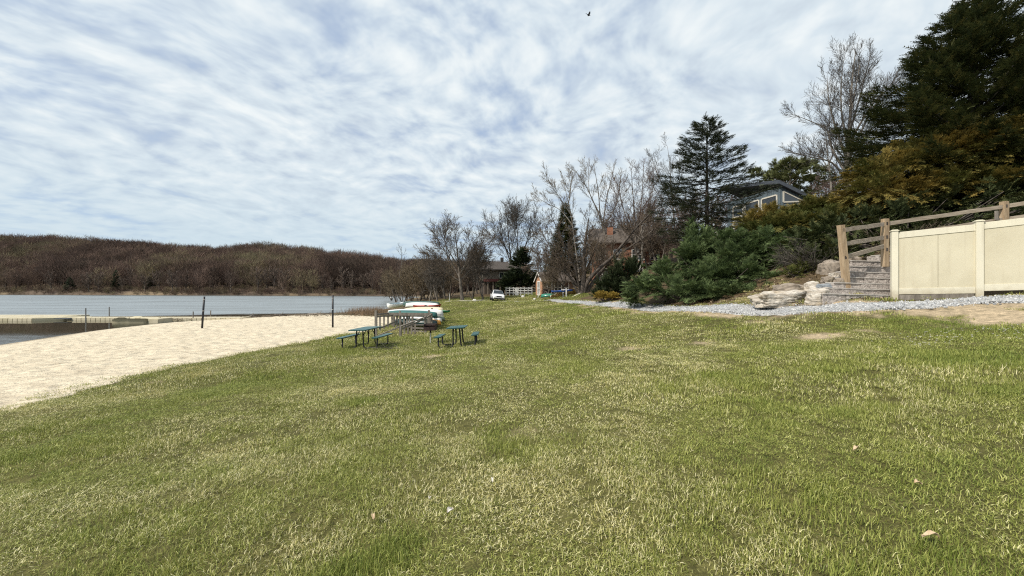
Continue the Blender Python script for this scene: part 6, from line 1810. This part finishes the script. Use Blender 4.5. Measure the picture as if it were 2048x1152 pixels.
# white ranch fence in front of the brown house
a_ = at(1012, 70); b_ = at(1064, 68); a_[2] = b_[2] = max(a_[2], b_[2])
rf2 = thing('ranch_fence', 'white three board ranch fence left of the shed', 'fence', tuple(a_))
for f in np.linspace(0, 1, 8):
    p = (b_ - a_) * f; MB().box((p[0], p[1], .62), (.14, .14, 1.5)).build('post', WHITEP, rf2)
for z in (.35, .8, 1.22): MB().beam((0, -.1, z), tuple((b_ - a_) + [0, -.1, z]), .04, .14).build('board', WHITEP, rf2)
MB().box((tuple((b_ - a_) * .42 + [0, -.15, .6])), (.7, .05, 1.35)).build('gate', WHITEP, rf2)

# kayak stand with blue kayak, green canoe beside it
ks = thing('kayak_stand', 'pair of white posts holding the blue kayak', 'stand', tuple(at(1130, 41)))
ko = at(1130, 41)
for px, D in ((1126.5, 41), (1132.5, 40)):
    p = at(px, D) - ko; MB().beam(p - [0, 0, .3], p + [0, 0, .90 if px < 1130 else .94], .13, .13).build('post', WHITEP, ks)
p = at(1129, 40.5) - ko; MB().beam(p + [-.35, -.09, .84], p + [.45, -.09, .84], .08, .10).build('arm', WHITEP, ks)
boat('kayak', 'bright blue kayak resting on the white posts below the thick trunked tree', 'kayak', 1102, 1147, (582.5, 580), 40.6, 40.4, (.015, .10, .48), W=.62, Dp=.30, upside=False, kayak=True)
boat('canoe', 'green canoe lying upside down on the grass under the blue kayak', 'canoe', 1082, 1110, (590.5, 590), 47, 46.4, (.012, .14, .09), W=.85, Dp=.42)
boat('canoe', 'pale canoe end on the grass beside the upturned green canoe', 'canoe', 1100, 1118, (592, 591), 45, 44.5, (.5, .5, .42), W=.7, Dp=.3)
b = at(1096, 52); fr = plume_bush([(0, 0, .65, .8, .6, .6)], 60, .35, .2, 14, m=3, fw=.2)
place_tree('leafy_shrub', 'round dark purple leaved bush before the shed window', b, (seg_mesh('stem', [(0, 0, -.1, 0, 0, .6, .05, .02)], DARKBARK, 5), frond_mesh('foliage', [fr], foliage_mat('purple_leaves', [(0, (.015, .012, .018)), (1, (.06, .045, .06))], .1))), 'shrub', parts=('stem', 'foliage'))

# log edgings, white stones, stakes, buoy
EDGEW = M('bleached_log', (.55, .50, .42), (.68, .64, .56), scale=4, rough=.9)
for (a_, b_, Da, Db, lab) in (((1146, 601), (1182, 594), 38, 43, 'bleached log edging at the foot of the thick trunked bare tree'), ((890, 601), (944, 603.5), 60, 58, 'bleached log edging under the pale trunked tree'), ((944, 603), (976, 595), 58, 64, 'bleached log edging between the pale trunked tree and the white car')):
    p, q_ = at(a_[0], Da, .04), at(b_[0], Db, .04); t = thing('log_edging', lab, 'log', tuple(p)); bm_pts = [(0, 0, 0), tuple((q_ - p) * .5 + [0, 0, .04]), tuple(q_ - p)]
    MB().tube(bm_pts, [.08, .075, .06], 8).build('log', EDGEW, t, smooth=True)
for (px, D, r, lab) in ((1046, 62, .28, 'round white stone in the grass below the ranch fence'), (1069, 52, .20, 'small white stone on the lawn crest left of the kayak stand'), (949, 58, .26, 'white stone on the log edging left of the car')):
    p = at(px, D); w_ = r * F / D
    boulder('stone', lab, px - w_, px + w_, CY - (p[2] + r * 1.4 - EYE) / D * F, CY - (p[2] - EYE) / D * F, D, r * 1.6, px, WHITEP, .12)
p = at(1075, 56); t = thing('garden_stake', 'slim white stake at the corner of the shed', 'stake', tuple(p)); MB().beam((0, 0, -.2), (.35, 0, 1.2), .10, .10).build('shaft', WHITEP, t); MB().box((.36, 0, 1.25), (.16, .16, .12)).build('cap', WHITEP, t)
p = at(899, 66); t = thing('garden_stake', 'short white marker stake at the edge of the thicket', 'stake', tuple(p)); MB().beam((0, 0, -.2), (0, 0, 1.25), .12, .12).build('shaft', WHITEP, t); MB().box((0, 0, 1.28), (.18, .18, .08)).build('cap', WHITEP, t)
p = pix(782, 598, 118); p[2] = WATER
t = thing('mooring_buoy', 'white mooring buoy on the lake beside the thicket', 'buoy', tuple(p)); bm = bmesh.new(); bmesh.ops.create_uvsphere(bm, u_segments=14, v_segments=9, radius=.4); bmesh.ops.translate(bm, vec=(0, 0, .25), verts=bm.verts); bm_obj(bm, 'ball', WHITEP, t, True); MB().tube([(0, 0, .6), (0, 0, .8)], .06, 8).build('ring', DKMETAL, t)

# utility lamps glimpsed by the brick house
# ------------------------------------------------------------------ small things on the lawn
LEAF = M('dry_leaf', (.42, .30, .18), (.58, .46, .32), scale=20, rough=.8)
PAPER = M('bleached_bark_chip', (.55, .50, .44), (.68, .63, .57), scale=20, rough=.8)
for i, (px, py, L, mat, nm, lab) in enumerate([(900, 1037, .075, PAPER, 'bark_chip', 'pale bark chip lying in the grass below the middle of the lawn'), (1861, 1107, .075, LEAF, 'dry_leaf', 'curled tan leaf in the grass at the lower right'), (986, 978, .03, PAPER, 'bark_chip', 'tiny white chip in the grass, upper one of the pale flecks'), (1836, 984, .05, LEAF, 'dry_leaf', 'small dry leaf in the grass right of centre'),
                                              (858, 1012, .035, PAPER, 'bark_chip', 'tiny pale chip up and left of the larger bark chip'), (1712, 912, .05, LEAF, 'dry_leaf', 'dry leaf on the pale turf in the right half'), (748, 1050, .04, LEAF, 'dry_leaf', 'small brown leaf in the lower left half of the lawn')]):
    p = hit(px, py); mb = MB(); n_ = 6
    pts_ = []
    for k in range(n_ + 1):
        t_ = k / n_; w_ = math.sin(PI * min(1, t_ * .92 + .06)) * L * .28
        for s_ in (-1, 0, 1): pts_.append(((t_ - .5) * L, s_ * w_, .012 + abs(s_) * .010 + .014 * math.sin(t_ * 5)))
    fc = []
    for k in range(n_):
        for s_ in (0, 1): a = k * 3 + s_; fc.append((a, a + 1, a + 4, a + 3))
    mb.add(pts_, fc); o = mb.build(nm, mat); md = o.modifiers.new('thick', 'SOLIDIFY'); md.thickness = .003
    o.location = p + np.array([0, 0, .045]); o.rotation_euler = (.25, -.1, i * 1.7 + 1.1); tag(o, lab, 'chip' if mat is PAPER else 'leaf')
S = []
for k in range(110):
    px, py = random.choice([(1900, 672), (1880, 680), (1840, 690), (1990, 668), (2030, 678)]); p = hit(px + random.gauss(0, 40), py + random.gauss(0, 7)); z = p[2] + .075
    for q in range(5):
        a = q * 1.256 + random.random(); S.append((p[0], p[1], z, p[0] + math.cos(a) * .009, p[1] + math.sin(a) * .009, z + .003, .0035, .003))
struct(link('small_white_flowers', seg_mesh('small_white_flowers', S, WHITEP, 3)), 'stuff')
S = []
pb = hit(775, 700)
for k in range(34):
    a = random.uniform(0, 6.28); x, y = pb[0] + random.gauss(0, .35), pb[1] + random.gauss(0, .4); z = float(H(x, y)) + random.uniform(.04, .12); L = random.uniform(.15, .6)
    S.append((x, y, z, x + math.cos(a) * L, y + math.sin(a) * L, z + random.uniform(-.03, .18), .006, .003))
t = thing('brush_pile', 'heap of fallen twigs on the lawn in front of the left picnic table', 'brush pile', tuple(pb)); Sx = np.array(S); Sx[:, :3] -= pb; Sx[:, 3:6] -= pb
link('twigs', seg_mesh('twigs', Sx, GREYTWIG, 4), t)

# ------------------------------------------------------------------ bird
bp = pix(1177, 30, 26); BIRD = M('black_feathers', (.012, .014, .02), (.03, .032, .04), scale=30, rough=.6)
bt = thing('bird', 'small dark bird gliding under the clouds', 'bird', tuple(bp)); bt.rotation_euler = (rad(10), rad(24), rad(8)); bt.scale = (.75, .75, .75)
mb = MB(); mb.tube([(-.17, 0, -.01), (-.14, 0, 0), (-.09, 0, .008), (0, 0, .01), (.08, 0, .015), (.12, 0, .03), (.15, 0, .03), (.185, 0, .02)], [.012, .022, .036, .046, .04, .03, .022, .004], 10)
for s_ in (-1, 1):
    pl = [(.08, .03), (.10, .15), (.06, .30), (-.02, .42), (-.06, .30), (-.07, .15), (-.06, .03)]
    vs_ = [(x, s_ * y, .02 + .22 * y + d_) for d_ in (0, .008) for x, y in pl]; n_ = len(pl)
    mb.add(vs_, [tuple(range(n_)), tuple(range(n_, 2 * n_))[::-1]] + [((i + 1) % n_, i, i + n_, (i + 1) % n_ + n_) for i in range(n_)])
pl = [(-.15, -.015), (-.27, -.05), (-.28, 0), (-.27, .05), (-.15, .015)]
mb.add([(x, y, d_) for d_ in (-.004, .004) for x, y in pl], [tuple(range(5)), tuple(range(5, 10))[::-1]] + [((i + 1) % 5, i, i + 5, (i + 1) % 5 + 5) for i in range(5)])
mb.build('body', BIRD, bt, smooth=True)
